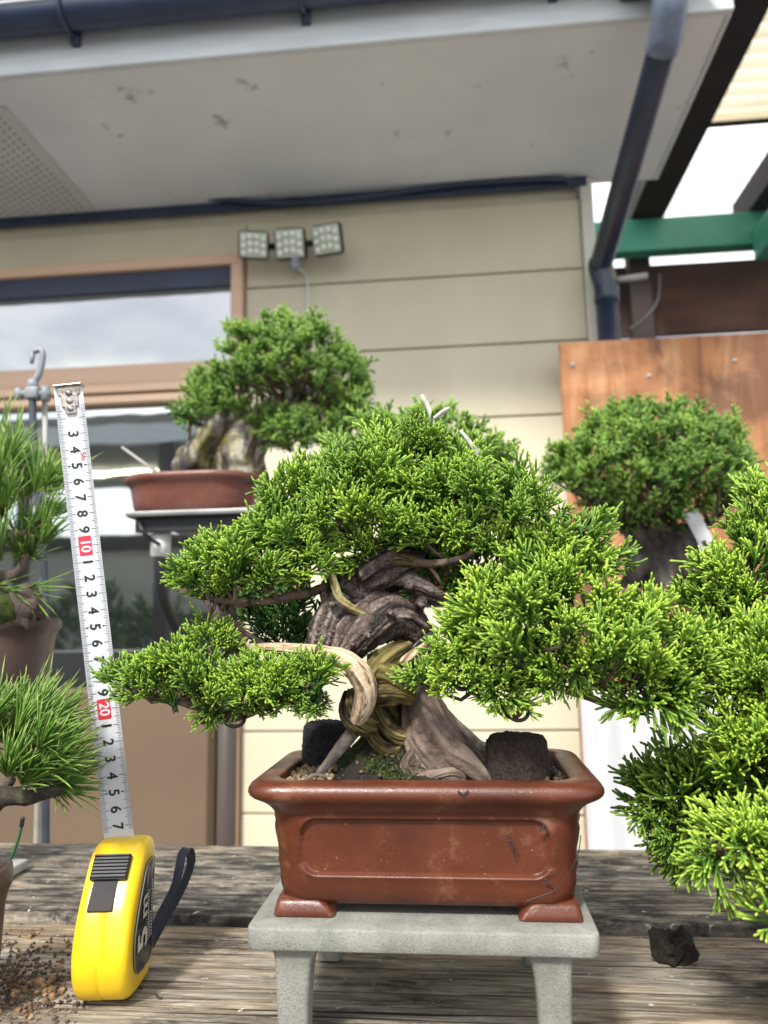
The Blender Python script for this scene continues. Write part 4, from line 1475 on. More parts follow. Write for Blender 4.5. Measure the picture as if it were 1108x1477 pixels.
glimb(od, [(606, 812, .452, 8), (572, 806, .448, 10), (546, 812, .450, 7), (532, 824, .454, 4)], twist=0.3, seed=65, **dk)
od.build('deadwood', M['olive'], tree)
# big bleached jin
jn = MB()
glimb(jn, [(350, 936, .462, 4), (385, 934, .450, 7), (430, 938, .438, 10), (468, 945, .430, 13.5), (498, 954, .426, 16), (519, 973, .424, 17), (528, 996, .426, 15.5), (523, 1020, .431, 13.5), (514, 1038, .436, 10)], 200, 110, lob=(2, 0.08, 3), fib=(3.6, 1.2, 0.12), coarse=(0.9, 2.5, 0.14), twist=0.8, seed=71, crack=0.12, rgh=0.05)
jn.build('jin', M['jin'], tree)
j2 = MB()
glimb(j2, [(477, 824, .436, 5), (483, 842, .434, 5.5), (490, 862, .433, 5.5), (506, 876, .433, 5), (526, 887, .436, 4)], 60, 20, fib=(2, 1.5, 0.1), seed=5)
j2.build('jin', bark_mat('pale_olive_jin', (0.36, 0.30, 0.12), (0.12, 0.09, 0.03), (0.55, 0.48, 0.26), 0.8, grain=0.6), tree)
j3 = MB()
glimb(j3, [(612, 932, .440, 6), (596, 944, .430, 6), (583, 952, .424, 5), (578, 955, .423, 2.5)], 40, 18, fib=(2, 1.5, 0.1), seed=6)
glimb(j3, [(594, 946, .430, 4.5), (586, 962, .426, 4), (582, 966, .425, 2)], 20, 14, seed=7)
j3.build('jin', M['jin'], tree)
for pts in ([(626, 650, .462, 3.5), (626, 620, .460, 3.5), (619, 592, .458, 4.2), (608, 570, .457, 2.8)], [(694, 672, .458, 3.5), (686, 652, .454, 4.4), (676, 636, .452, 3.6), (664, 621, .452, 2)],
            [(626, 604, .456, 2.5), (636, 596, .456, 3.5), (648, 588, .455, 2)]):
    j4 = MB()
    limb(j4, pts, 14, 10, lobes(3, 0.12, 3))
    j4.build('jin', simple('bleached_tip', (0.50, 0.48, 0.44), (0.32, 0.30, 0.26), 160, 0.7), tree)
# roots
for pts, mt in (([(528, 1040, .450, 9), (508, 1058, .447, 9), (488, 1082, .444, 8), (470, 1104, .442, 6), (456, 1122, .442, 4)], 'root'),
                ([(640, 1035, .475, 12), (665, 1056, .478, 11), (690, 1075, .480, 9), (704, 1078, .480, 6)], 'root'),
                ([(600, 1075, .452, 5), (588, 1100, .448, 4), (574, 1115, .447, 2.5)], 'root'),
                ([(480, 1122, .436, 2), (452, 1118, .434, 2.2), (436, 1132, .433, 2)], 'root')):
    rt_ = MB()
    limb(rt_, pts, 22, 14, lobes(3, 0.10, 4))
    rt_.build('root', M[mt], tree)


def branch(pts, mat=None, par=None, n=40, sides=10, name='branch'):
    P, r = pxpath([(a, b_, c, d_ * PX) for a, b_, c, d_ in pts], n)
    P = P + 0.0035 * (np.stack([fbm(P * 70 + 13 * k, 3) for k in range(3)], -1) - 0.5)
    r = r * (0.85 + 0.3 * fbm(P * 300, 2))
    MB().tube(P, r, sides).build(name, mat or M['twig'], par or tree)
    return P


BA = branch([(600, 720, .478, 9), (598, 690, .476, 7), (600, 650, .475, 5), (604, 610, .475, 3)])
BB = branch([(590, 800, .476, 10), (540, 785, .466, 8), (490, 775, .455, 7), (430, 765, .450, 5), (385, 765, .448, 3)])
BC = branch([(520, 840, .470, 10), (480, 845, .462, 8), (430, 858, .455, 7), (370, 868, .450, 6), (310, 865, .448, 5), (250, 850, .446, 3)])
BD = branch([(605, 790, .478, 10), (650, 800, .468, 8), (710, 795, .460, 7), (780, 800, .458, 6), (850, 815, .458, 3)])
BD2 = branch([(600, 805, .470, 8), (570, 800, .458, 7), (610, 812, .448, 6), (660, 805, .444, 5), (700, 790, .444, 4)])
BE = branch([(620, 862, .464, 9), (690, 868, .456, 8), (740, 905, .448, 8), (800, 960, .440, 7), (870, 985, .434, 6), (950, 985, .430, 5), (1020, 975, .430, 3)])
BE2 = branch([(632, 936, .455, 10), (680, 960, .444, 8), (730, 990, .436, 7), (790, 990, .430, 6), (850, 1005, .428, 5), (905, 1022, .426, 4), (950, 1015, .425, 2.5)])
BE3 = branch([(700, 975, .436, 5), (720, 1020, .424, 5), (745, 1032, .420, 4.5), (760, 1010, .418, 4)])
BF = branch([(480, 960, .462, 9), (440, 990, .455, 8), (390, 1015, .448, 8), (330, 1035, .442, 7), (270, 1015, .438, 5), (210, 1005, .436, 4), (170, 990, .436, 2.5)])
BF2 = branch([(430, 995, .450, 6), (420, 960, .452, 4), (350, 910, .460, 4), (328, 880, .462, 3)])
# wire hooks
for c, r_, Y in (((748, 1028), 14, .420), ((338, 1036), 15, .438)):
    a = np.linspace(-0.4, 4.0, 18)
    MB().tube([at(c[0] + r_ * math.cos(q), c[1] + r_ * 0.8 * math.sin(q), Y - 0.004 * math.sin(q * 0.7)) for q in a], 0.0011, 7).build('training_wire', M['wire'], tree)
wp_ = [at(x, y, Y) for x, y, Y in ((626, 912, .442), (606, 925, .438), (596, 936, .436), (592, 948, .44))]
MB().tube(spline(wp_, 14), 0.0016, 8).build('training_wire', M['black'], tree)

pads = [
    ('apex', [(470, 685), (505, 652), (560, 640), (590, 628), (612, 628), (640, 645), (685, 665), (715, 690), (728, 715), (690, 730), (600, 722), (520, 728), (468, 710)], .470, .045, 46, BA, dict(bright=(0.0, 0.7))),
    ('b', [(360, 755), (390, 715), (430, 682), (480, 662), (560, 690), (600, 740), (590, 785), (540, 795), (470, 792), (400, 792), (365, 778)], .455, .040, 46, BB, dict(bright=(0.0, 0.7))),
    ('c', [(260, 830), (272, 812), (298, 794), (340, 772), (400, 758), (465, 780), (476, 802), (445, 822), (425, 842), (390, 838), (340, 846), (300, 852), (268, 848), (258, 838)], .444, .038, 44, BC, dict(bright=(0.0, 0.7))),
    ('d', [(560, 745), (600, 705), (680, 680), (740, 692), (790, 735), (850, 772), (890, 808), (860, 825), (820, 812), (760, 790), (700, 795), (630, 790), (575, 775)], .455, .042, 46, BD, dict(bright=(0.0, 0.7))),
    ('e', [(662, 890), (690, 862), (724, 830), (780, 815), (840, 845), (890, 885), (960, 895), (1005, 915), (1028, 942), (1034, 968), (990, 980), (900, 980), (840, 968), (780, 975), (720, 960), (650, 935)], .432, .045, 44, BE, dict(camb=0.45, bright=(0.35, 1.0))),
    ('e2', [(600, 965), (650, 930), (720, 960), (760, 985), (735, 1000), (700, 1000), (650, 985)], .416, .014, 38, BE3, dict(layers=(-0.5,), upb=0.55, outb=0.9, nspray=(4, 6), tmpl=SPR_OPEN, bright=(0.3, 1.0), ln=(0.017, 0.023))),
    ('e5', [(690, 1000), (745, 1000), (760, 1016), (720, 1024), (695, 1018)], .418, .008, 24, BE3, dict(layers=(0.0,), upb=0.25, outb=1.0, nspray=(3, 4), tmpl=SPR_OPEN, ln=(0.013, 0.018), bright=(0.3, 0.9))),
    ('e3', [(800, 965), (835, 965), (845, 985), (822, 995), (800, 985)], .418, .012, 24, BE2, dict(layers=(0.0,), upb=-0.35, outb=0.8, nspray=(3, 4), tmpl=SPR_OPEN, ln=(0.016, 0.021))),
    ('e4', [(890, 1008), (950, 1000), (975, 1012), (930, 1022)], .424, .010, 26, BE2, dict(layers=(0.0,), upb=0.1, outb=1.1, nspray=(3, 4), tmpl=SPR_OPEN, bright=(0, 0.4))),
    ('f', [(164, 972), (178, 960), (205, 948), (250, 938), (285, 950), (350, 978), (425, 970), (455, 978), (468, 994), (458, 1006), (415, 1012), (340, 1016), (280, 1010), (205, 996), (172, 986)], .434, .036, 42, BF, dict(ln=(0.016, 0.023), layers=(-0.8, 0.3))),
    ('f1', [(285, 925), (305, 912), (330, 915), (340, 940), (320, 948), (292, 945)], .452, .012, 30, BF2, dict(layers=(0.0,), ln=(0.017, 0.022))),
    ('f5', [(385, 962), (440, 952), (462, 968), (440, 985), (395, 982)], .424, .012, 30, BF, dict(layers=(0.0,), ln=(0.016, 0.022), camb=0.2)),
    ('f6', [(170, 970), (250, 945), (330, 985), (250, 990)], .424, .012, 34, BF, dict(layers=(0.0,), ln=(0.016, 0.022), bright=(0.3, 1.0))),
    ('f7', [(335, 972), (385, 962), (420, 960), (425, 985), (375, 995), (340, 992)], .420, .010, 30, BF, dict(layers=(0.0,), ln=(0.017, 0.023), camb=0.25, bright=(0.2, 0.9))),
    ('f8', [(435, 975), (470, 972), (482, 990), (470, 1006), (440, 1002)], .426, .010, 26, BF, dict(layers=(0.0,), ln=(0.015, 0.020), outb=1.0)),
    ('f2', [(275, 1015), (320, 1015), (345, 1022), (320, 1030), (285, 1030)], .432, .012, 26, BF, dict(layers=(0.0,), upb=-0.1, outb=1.0, nspray=(2, 3), tmpl=SPR_OPEN, ln=(0.014, 0.018))),
    ('f3', [(405, 1012), (465, 1000), (475, 1012), (430, 1022)], .432, .012, 28, BF, dict(layers=(0.0,), upb=0.0, outb=1.0, nspray=(2, 3), tmpl=SPR_OPEN, ln=(0.014, 0.018))),
    ('g', [(345, 880), (400, 860), (450, 870), (470, 900), (440, 930), (380, 925)], .515, .02, 34, None, dict(layers=(-0.3, 0.4), nspray=(4, 6), tmpl=SPR_OPEN, tipk=0.55, bright=(0, 0.4))),  # rear pad: tips darkened to paint the shade it sits in
    ('h', [(585, 830), (620, 815), (680, 820), (660, 850), (610, 850)], .462, .012, 32, BD2, dict(layers=(-0.2,), nspray=(3, 5), tmpl=SPR_OPEN, tipk=0.7, bright=(0, 0.5))),
    ('leader', [(594, 602), (606, 596), (610, 618), (596, 622)], .462, .006, 16, BA, dict(layers=(0.0,), nspray=(3, 4), ln=(0.013, 0.017), upb=1.6, outb=0.1, cone=0.45)),
]
for nm, poly, Yc, th_, sp, br_, kw in pads:
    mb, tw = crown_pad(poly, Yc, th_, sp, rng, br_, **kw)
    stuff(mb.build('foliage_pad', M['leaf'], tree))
    if tw.n:
        stuff(tw.build('twig', M['twig'], tree))

# ------------------------------------------------------------------ right foreground juniper
rtree = thing('juniper_tree', at(1290, 1400, .47) * A_([1, 1, 0]) + A_([0, 0, BENCH + 0.07]), 'sunlit juniper bonsai cut off by the right edge', 'bonsai')
rng = np.random.default_rng(77)
RT = branch([(1290, 1330, .47, 34), (1270, 1200, .48, 30), (1290, 1080, .47, 26), (1250, 950, .47, 20), (1240, 820, .48, 12), (1230, 740, .48, 6)], M['barkplain'], rtree, 60, 18, 'trunk')
R1 = branch([(1250, 900, .475, 9), (1180, 900, .49, 8), (1110, 890, .495, 7), (1080, 850, .495, 6), (1040, 815, .495, 4)], None, rtree)
R1b = branch([(1110, 890, .495, 6), (1070, 905, .490, 5), (1020, 900, .488, 3)], None, rtree)
R2 = branch([(1250, 980, .47, 9), (1170, 990, .455, 7), (1100, 990, .446, 5), (1040, 990, .442, 3)], None, rtree)
R3 = branch([(1280, 1080, .47, 9), (1180, 1090, .45, 7), (1110, 1085, .436, 5), (1050, 1070, .430, 3)], None, rtree)
R4 = branch([(1280, 1180, .47, 10), (1180, 1190, .47, 8), (1090, 1180, .472, 6), (1010, 1170, .474, 5), (950, 1160, .476, 3)], None, rtree)
R5 = branch([(1275, 1230, .46, 10), (1190, 1270, .43, 8), (1120, 1270, .408, 6), (1060, 1235, .400, 4), (1020, 1215, .398, 2.5)], None, rtree)
R6 = branch([(1190, 1270, .43, 7), (1150, 1320, .395, 5), (1110, 1330, .385, 3)], None, rtree)
rp_ = [
    ([(1000, 855), (1025, 815), (1060, 775), (1090, 730), (1120, 710), (1180, 700), (1210, 880), (1108, 900), (1060, 890), (1010, 885)], .492, .035, 42, R1, M['leaf'], {}),
    ([(1010, 890), (1060, 890), (1070, 920), (1020, 915)], .486, .015, 36, R1b, M['leaf'], dict(layers=(-0.2,))),
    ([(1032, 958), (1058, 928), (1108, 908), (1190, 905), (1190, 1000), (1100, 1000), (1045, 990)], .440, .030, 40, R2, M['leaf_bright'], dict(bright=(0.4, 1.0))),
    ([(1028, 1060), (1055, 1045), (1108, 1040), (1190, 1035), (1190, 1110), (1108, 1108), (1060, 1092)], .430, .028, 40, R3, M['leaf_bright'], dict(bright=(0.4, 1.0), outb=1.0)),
    ([(1000, 1015), (1030, 1015), (1045, 1055), (1020, 1075), (1005, 1050)], .50, .016, 34, R3, M['leaf'], dict(layers=(0.0,), tmpl=SPR_OPEN, tipk=0.6, nspray=(2, 3), bright=(0, 0.3), outb=1.0, ln=(0.014, 0.019))),
    ([(910, 1145), (955, 1122), (1020, 1102), (1108, 1100), (1160, 1150), (1108, 1210), (1030, 1220), (965, 1215), (935, 1185)], .474, .036, 42, R4, M['leaf'], dict(tmpl=SPR_OPEN, tipk=0.95, bright=(0.1, 0.6), outb=1.1, upb=0.4, nspray=(4, 6))),
    ([(1030, 1205), (1060, 1190), (1108, 1180), (1180, 1190), (1180, 1290), (1115, 1275), (1065, 1240)], .398, .024, 50, R5, M['leaf'], dict(bright=(0.4, 1.0), outb=1.2, upb=0.35, tmpl=SPR_OPEN, nspray=(4, 6))),
    ([(1000, 1232), (1050, 1235), (1080, 1262), (1040, 1272)], .402, .008, 28, R5, M['leaf'], dict(layers=(0.0,), tmpl=SPR_OPEN, nspray=(2, 3), outb=1.4, upb=-0.2, bright=(0.2, 0.7))),
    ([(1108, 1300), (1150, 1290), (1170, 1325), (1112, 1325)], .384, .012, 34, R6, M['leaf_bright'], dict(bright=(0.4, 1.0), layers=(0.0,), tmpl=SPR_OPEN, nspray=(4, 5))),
]
for poly, Yc, th_, sp, br_, mt, kw in rp_:
    mb, tw = crown_pad(poly, Yc, th_, sp, rng, br_, **kw)
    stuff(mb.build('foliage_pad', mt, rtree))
    stuff(tw.build('twig', M['twig'], rtree))


def small_pot(name, c, hx_, hy_, h, mat, label, rim=0.012, feet=True, oval=False, soilmat='soil', group=None):
    """c: centre of the base on its support"""
    o = thing(name, c, label, 'pot', group)
    z0 = 0.10 * h if feet else 0.0
    pr_ = [(z0, .84, .82), (z0 + .03 * h, .88, .86), (z0 + .2 * h, .92, .91), (.55 * h, .95, .94), (.72 * h, .965, .96), (.80 * h, 1.0, 1.0), (.86 * h, 1.055, 1.07), (.93 * h, 1.06, 1.075), (.985 * h, 1.045, 1.06), (h, 1.02, 1.03), (h, .95, .93), (.97 * h, .925, .90), (.8 * h, .90, .88)]
    rr = 0.9 if oval else 0.3
    V_ = A_([rrect(hx_ * a, hy_ * b_, hy_ * b_ * rr, 10, 8, c[0], c[1], c[2] + z) for z, a, b_ in pr_])
    MB().loft(V_, True, False).build('body', mat, o, True, 60)
    if feet:
        for sx in (-1, 1):
            for sy in (-1, 1):
                MB().box(A_(c) + A_([sx * hx_ * 0.68, sy * hy_ * 0.55, z0 * 0.55]), (hx_ * 0.34, hy_ * 0.4, z0 * 1.1), z0 * 0.2).build('foot', mat, o, False)
    gx, gy = np.meshgrid(np.linspace(-1, 1, 40), np.linspace(-1, 1, 30))
    k_ = np.sqrt(np.clip(1 - 0.5 * gy ** 2, 0, 1)) if oval else 1
    k2_ = np.sqrt(np.clip(1 - 0.5 * gx ** 2, 0, 1)) if oval else 1
    X, Yq = c[0] + gx * k_ * hx_ * .9, c[1] + gy * k2_ * hy_ * .87
    Z = c[2] + h * 0.92 + 0.25 * h * np.exp(-(gx / .6) ** 2 - (gy / .6) ** 2) + 0.006 * (fbm(np.stack([X.ravel() * 60, Yq.ravel() * 60, X.ravel() * 0], -1), 4).reshape(X.shape) - 0.5)
    MB().grid(np.stack([X, Yq, Z], -1)).build('soil', M[soilmat], o)
    return o


rb = ORG[rtree.name]
small_pot('juniper_pot', (rb[0] + 0.03, rb[1], BENCH + 0.004), 0.085, 0.06, 0.068, M['clay2'], 'brown pot of the juniper at the right edge')

# ------------------------------------------------------------------ background trees
def far_tree(name, label, trunk, crown, Yc, th_, sp, seed, ln, limbs=(), tmat='barkfar', lays=(-0.95, -0.3, 0.45), nsp=(6, 9)):
    """trunk / limbs: px paths with radius in px at Yc"""
    rng = np.random.default_rng(seed)
    b0 = at(trunk[0][0], trunk[0][1], trunk[0][2])
    o = thing(name, b0, label, 'bonsai', 'potted junipers behind the main bonsai')
    s = Yc / F
    tm = MB()
    P0 = None
    for pts in [trunk] + list(limbs):
        P, r = pxpath([(a, b_, c, d_ * s) for a, b_, c, d_ in pts], 30)
        tm.tube(P, r, 16, lobes(3, 0.14, 4))
        P0 = P if P0 is None else np.vstack([P0, P])
    tmr = remesh(tm, 0.0035, 1, lambda v: 0.016 * (fbm(v * A_([60, 60, 30]), 4) - 0.5))
    tmr.build('trunk', M[tmat], o)
    for poly in crown:
        mb, tw = crown_pad(poly, Yc, th_, sp, rng, P0, layers=lays, nspray=nsp, ln=ln, tmpl=SPR_FAR, edge=45, twr=0.002, sink=0.3, camb=0.5, bright=(0.0, 1.0), cone=0.85)
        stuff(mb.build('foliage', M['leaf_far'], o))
        stuff(tw.build('twig', M['twig'], o))
    return o


YL = 1.2
far_tree('potted_juniper', 'round juniper bonsai with gnarled pale trunk on the metal table',
         [(345, 692, YL, 44), (345, 655, YL - .01, 36), (368, 615, YL, 28), (410, 585, YL, 20), (440, 560, YL, 12), (440, 520, YL, 6)],
         [[(285, 560), (312, 520), (345, 478), (400, 462), (450, 468), (495, 498), (518, 535), (525, 575), (500, 600), (430, 560), (380, 575), (330, 580)],
          [(262, 600), (285, 562), (330, 575), (350, 590), (310, 605), (275, 612)],
          [(365, 615), (400, 598), (480, 590), (515, 605), (490, 640), (430, 645), (380, 640)]], YL, 0.10, 20, 5, (0.026, 0.038),
         limbs=[[(290, 692, YL, 34), (288, 660, YL - .02, 28), (312, 622, YL - .02, 22), (345, 592, YL, 12)],
                [(270, 690, YL, 18), (262, 670, YL, 12), (265, 655, YL, 6)],
                [(400, 590, YL, 9), (430, 560, YL - .03, 8), (455, 580, YL - .03, 6)]])
tz = at(300, 752, YL)[2]
tbl = thing('display_table', (-0.43, YL + 0.02, 0.0), 'grey metal display table below the left background bonsai', 'table')
tx0, tx1 = at(192, 750, YL - 0.1)[0], at(470, 750, YL)[0]
MB().box2((tx0, YL - 0.13, tz - 0.008), (tx1, YL + 0.15, tz), 0.002).build('table_top', M['greymetal'], tbl, False)
MB().box2((tx0 + 0.01, YL - 0.115, tz - 0.030), (tx1 - 0.01, YL - 0.105, tz - 0.0085), 0.001).build('apron', M['black'], tbl, False)
xl = at(327, 1120, YL + 0.08)[0]
MB().tube([[xl, YL + 0.08, tz - 0.008], [xl, YL + 0.08, 0]], 0.016, 12).build('leg', M['dframe'], tbl)
lx = at(246, 800, YL - 0.05)[0]
MB().tube(spline([[lx, YL - 0.09, tz - 0.008], [lx, YL - 0.09, tz - 0.10], [lx + 0.01, YL - 0.05, tz - 0.17], [xl, YL + 0.08, tz - 0.30]], 20), 0.009, 10).build('brace', M['black'], tbl)
MB().tube([[lx, YL - 0.09, tz - 0.03], [lx, YL - 0.09, tz - 0.065]], 0.015, 14).build('pipe_joint', M['whiteplastic'], tbl)
MB().tube(spline([at(200, 752, YL - .12), at(206, 765, YL - .13), at(218, 778, YL - .12), at(232, 786, YL - .1)], 14), 0.003, 6).build('wire', M['black'], tbl)
hp = (at(380, 692, YL)[0] - at(186, 692, YL)[0]) / 2 / 1.06
pc_ = at(283, 748, YL)
small_pot('oval_pot', (pc_[0], YL, tz + 0.001), hp, 0.075, at(283, 692, YL)[2] - tz - 0.001, M['clay2'], 'oval brown clay pot on the metal table', oval=True)
MB()
pb_ = MB()
o_ = thing('support_stick', at(235, 690, YL - 0.02), 'thin pale stick poking up from the oval brown pot', 'stick')
MB().tube([at(238, 690, YL - 0.02), at(176, 645, YL - 0.02)], [0.0032, 0.002], 8).build('shaft', M['rod'], o_)

YM = 0.86
far_tree('potted_juniper', 'juniper dome peeking up right behind the main bonsai apex',
         [(640, 830, YM, 26), (610, 790, YM, 22), (640, 740, YM, 16), (610, 690, YM, 10), (610, 640, YM, 5)],
         [[(480, 660), (505, 628), (560, 604), (640, 606), (690, 622), (722, 658), (722, 700), (480, 700)]], YM, 0.08, 27, 6, (0.022, 0.032))
zq = at(640, 868, YM)[2]
small_pot('clay_pot', (at(640, 868, YM)[0], YM, zq), 0.065, 0.05, 0.034, M['clay'], 'small terracotta pot glimpsed behind the main trunk')
st_ = thing('stand_post', (at(640, 868, YM)[0], YM, 0), 'slim dark post stand behind the main bonsai', 'stand')
MB().box2((at(640, 868, YM)[0] - 0.055, YM - 0.035, zq - 0.006), (at(640, 868, YM)[0] + 0.035, YM + 0.035, zq - 0.0005), 0.001).build('top', M['darkwood'], st_, False)
xp_ = at(604, 960, YM)[0]
MB().tube([[xp_, YM, zq - 0.006], [xp_, YM, 0]], 0.008, 10).build('pole', M['darkwood'], st_)

YR = 1.12
far_tree('potted_juniper', 'wide domed juniper bonsai in front of the orange plywood',
         [(955, 855, YR, 40), (950, 815, YR, 34), (925, 775, YR, 26), (945, 730, YR, 18), (940, 680, YR, 9), (940, 640, YR, 5)],
         [[(795, 665), (815, 645), (860, 618), (910, 598), (980, 592), (1035, 612), (1068, 645), (1078, 690), (1060, 730), (1000, 735), (930, 755), (885, 760), (860, 735), (800, 695)]], YR, 0.12, 22, 7, (0.026, 0.038),
         limbs=[[(990, 850, YR, 26), (985, 800, YR - .02, 24), (960, 770, YR, 20)], [(915, 850, YR, 20), (925, 815, YR - .02, 18), (930, 780, YR, 14)],
                [(950, 770, YR, 14), (1010, 760, YR, 9), (1050, 730, YR, 5)], [(930, 770, YR, 14), (880, 750, YR, 9), (840, 700, YR, 5)]], lays=(-0.9, -0.2, 0.5), tmat='barkdark')
zr = at(950, 905, YR)[2]
small_pot('red_pot', (at(958, 900, YR)[0], YR, zr), 0.095, 0.07, at(950, 850, YR)[2] - zr, M['redpot'], 'dark red glazed pot under the plywood-side juniper')
rs_ = thing('display_pedestal', (at(958, 900, YR)[0], YR, 0), 'dark timber pedestal under the dark red pot', 'stand')
cxp = at(958, 900, YR)[0]
cxq = at(1120, 1050, YR)[0]
MB().box2((cxp - 0.10, YR - 0.08, zr - 0.025), (cxq + 0.05, YR + 0.08, zr - 0.0005), 0.003).build('top', M['darkwood'], rs_, False)
MB().box2((cxq - 0.03, YR - 0.03, 0), (cxq + 0.03, YR + 0.03, zr - 0.0255), 0.003).build('post', M['darkwood'], rs_, False)
pt_ = thing('plant_tag', at(1030, 830, YR - .06), 'grey plastic tag stuck beside the plywood-side juniper', 'tag')
a_, b_2 = at(1028, 800, YR - .06), at(1003, 752, YR - .06)
ax = (b_2 - a_) / np.linalg.norm(b_2 - a_)
sd = np.cross(ax, [0, -1, 0])
Mx = np.stack([sd, np.cross(ax, sd), ax], 1)
MB().box((a_ + b_2) / 2, (0.021, 0.0015, np.linalg.norm(b_2 - a_) + 0.03), 0.0006, Mx).build('plate', M['tag'], pt_, False)
mkk = MB()
for dx, dz, w_, h_ in ((-0.003, -0.008, 0.006, 0.010), (0.004, -0.012, 0.005, 0.006), (0.0, -0.018, 0.010, 0.003)):
    mkk.box((a_ + b_2) / 2 + Mx @ A_([dx, 0.0012 * (1 if Mx[1, 1] < 0 else -1), dz]), (w_, 0.0004, h_), 0, Mx)
mkk.build('pen_mark', M['ink'], pt_, False)

# ------------------------------------------------------------------ pines on the left
def needle_tuft(mb, p, d, n, ln, r, rng, cone=0.6, droop=0.1):
    d = d / np.linalg.norm(d)
    for k in range(n):
        q = rng.normal(0, 1, 3)
        dd = d + q / np.linalg.norm(q) * cone * rng.random() ** 0.55
        dd /= np.linalg.norm(dd)
        l_ = ln * rng.uniform(0.55, 1.18)
        s = np.cross(dd, rng.normal(size=3))
        s /= np.linalg.norm(s)
        u = np.cross(dd, s)
        bv = s * l_ * rng.uniform(-0.22, 0.22) + A_([0, 0, l_ * rng.uniform(-droop - 0.08, 0.14)])
        V_, T_ = [], []
        for t, k_ in ((0.0, 0.8), (0.4, 1.0), (0.8, 0.9)):
            c = p + dd * l_ * t + bv * t * t
            V_ += [c + r * k_ * s, c + r * k_ * (-0.5 * s + 0.87 * u), c + r * k_ * (-0.5 * s - 0.87 * u)]
            T_ += [0.05 + 0.75 * t] * 3
        V_.append(p + dd * l_ + bv)
        T_.append(1.0)
        F_ = []
        for i in range(2):
            for j in range(3):
                a, b_ = i * 3 + j, i * 3 + (j + 1) % 3
                F_ += [(a, b_, b_ + 3), (a, b_ + 3, a + 3)]
        F_ += [(6, 7, 9), (7, 8, 9), (8, 6, 9)]
        mb.add(A_(V_), A_(F_), tip=A_(T_), rnd=np.full(10, np.clip(rng.normal(0.5, 0.25), 0, 1)))


rng = np.random.default_rng(31)
YP = 0.455
lp = thing('pine_tree', at(-60, 1300, YP) * A_([1, 1, 0]) + A_([0, 0, BENCH + 0.06]), 'near pine bonsai with long needles at the lower left edge', 'bonsai', 'pine bonsai at the left edge')
sP = YP / F


def pine_limb(pts, par, mat=None, n=26):
    P, r = pxpath([(a, b_, c, d_ * sP) for a, b_, c, d_ in pts], n)
    P = P + 0.004 * (np.stack([fbm(P * 80 + 7 * k, 3) for k in range(3)], -1) - 0.5)
    MB().tube(P, r * (0.8 + 0.4 * fbm(P * 220, 3)), 12).build('branch', mat or M['rock'], par)
    return P


M['rock_d'] = simple('mossy_dark_bark', (0.055, 0.045, 0.028), (0.016, 0.013, 0.010), 120, 0.9, 1.0, 300, 0.003, spots=(60, 0.60, (0.05, 0.07, 0.012)))
pine_limb([(-70, 1310, YP, 22), (-60, 1240, YP, 20), (-30, 1180, YP, 18), (0, 1150, YP - .004, 15), (45, 1150, YP - .006, 11), (85, 1140, YP - .006, 7), (80, 1146, YP, 3)], lp, M['rock_d'])
pine_limb([(0, 1150, YP, 10), (20, 1110, YP, 6), (15, 1080, YP, 4)], lp)
tfs = [(35, 1035, .8, .9), (-5, 1060, .4, 1), (50, 1050, 1, .8), (70, 1090, 1.1, .6), (25, 1075, .9, .8), (15, 1050, .6, .9), (40, 1115, 1, .6), (65, 1135, 1.1, .45), (12, 1075, .5, .9), (25, 1055, .5, 1), (-10, 1045, .1, 1), (40, 1090, .9, .8), (60, 1100, 1, .7), (72, 1132, 1.2, .3), (50, 1135, .9, .7), (10, 1120, .5, .8), (30, 1130, .7, .6), (-20, 1090, .2, 1), (45, 1060, .8, .9), (60, 1125, 1.1, .5), (70, 1115, 1.1, .6), (-30, 1060, .2, 1), (30, 1045, .8, .8), (20, 1095, 1, .7), (55, 1080, 1, .75)]
nm = MB()
for x, y, dx, dz in tfs:
    needle_tuft(nm, at(x, y, YP + rng.uniform(-.03, .03)), A_([dx, -0.25 + rng.normal(0, .3), dz]), 50, 0.036, 0.00066, rng, 0.74)
stuff(nm.build('needles', M['needle'], lp, True))
lpo = ORG[lp.name]
small_pot('pine_pot', (at(-75, 1300, .44)[0] - 0.004, .44, BENCH + 0.002), 0.034, 0.034, at(0, 1258, .44)[2] - BENCH - 0.002, M['claydark'], 'dark brown pot of the near pine at lower left', feet=False, oval=True)
gwi = thing('wire_offcut', at(0, 1262, .50), 'thin green coated wire rising at the left edge', 'wire')
MB().tube(spline([at(x, y, .50) for x, y in ((-12, 1290), (0, 1258), (16, 1238), (26, 1212), (31, 1192), (32, 1180))], 22), 0.0010, 7).build('strand', M['greenwire'], gwi)
MB().tube(spline([at(x, y, .50) for x, y in ((31, 1192), (32, 1186), (33, 1179))], 6), 0.0015, 7).build('end_cap', M['black'], gwi)
sb = thing('stone_slab', at(-10, 1256, .66) * A_([1, 1, 0]) + A_([0, 0, BENCH]), 'flat grey slab lying on the bench at the left edge', 'slab')
e_ = atz(42, 1238, BENCH + 0.010)
MB().box2((e_[0] - 0.16, e_[1] - 0.055, BENCH + 0.001), (e_[0], e_[1], BENCH + 0.010), 0.002).build('plate', M['slab'], sb, False)

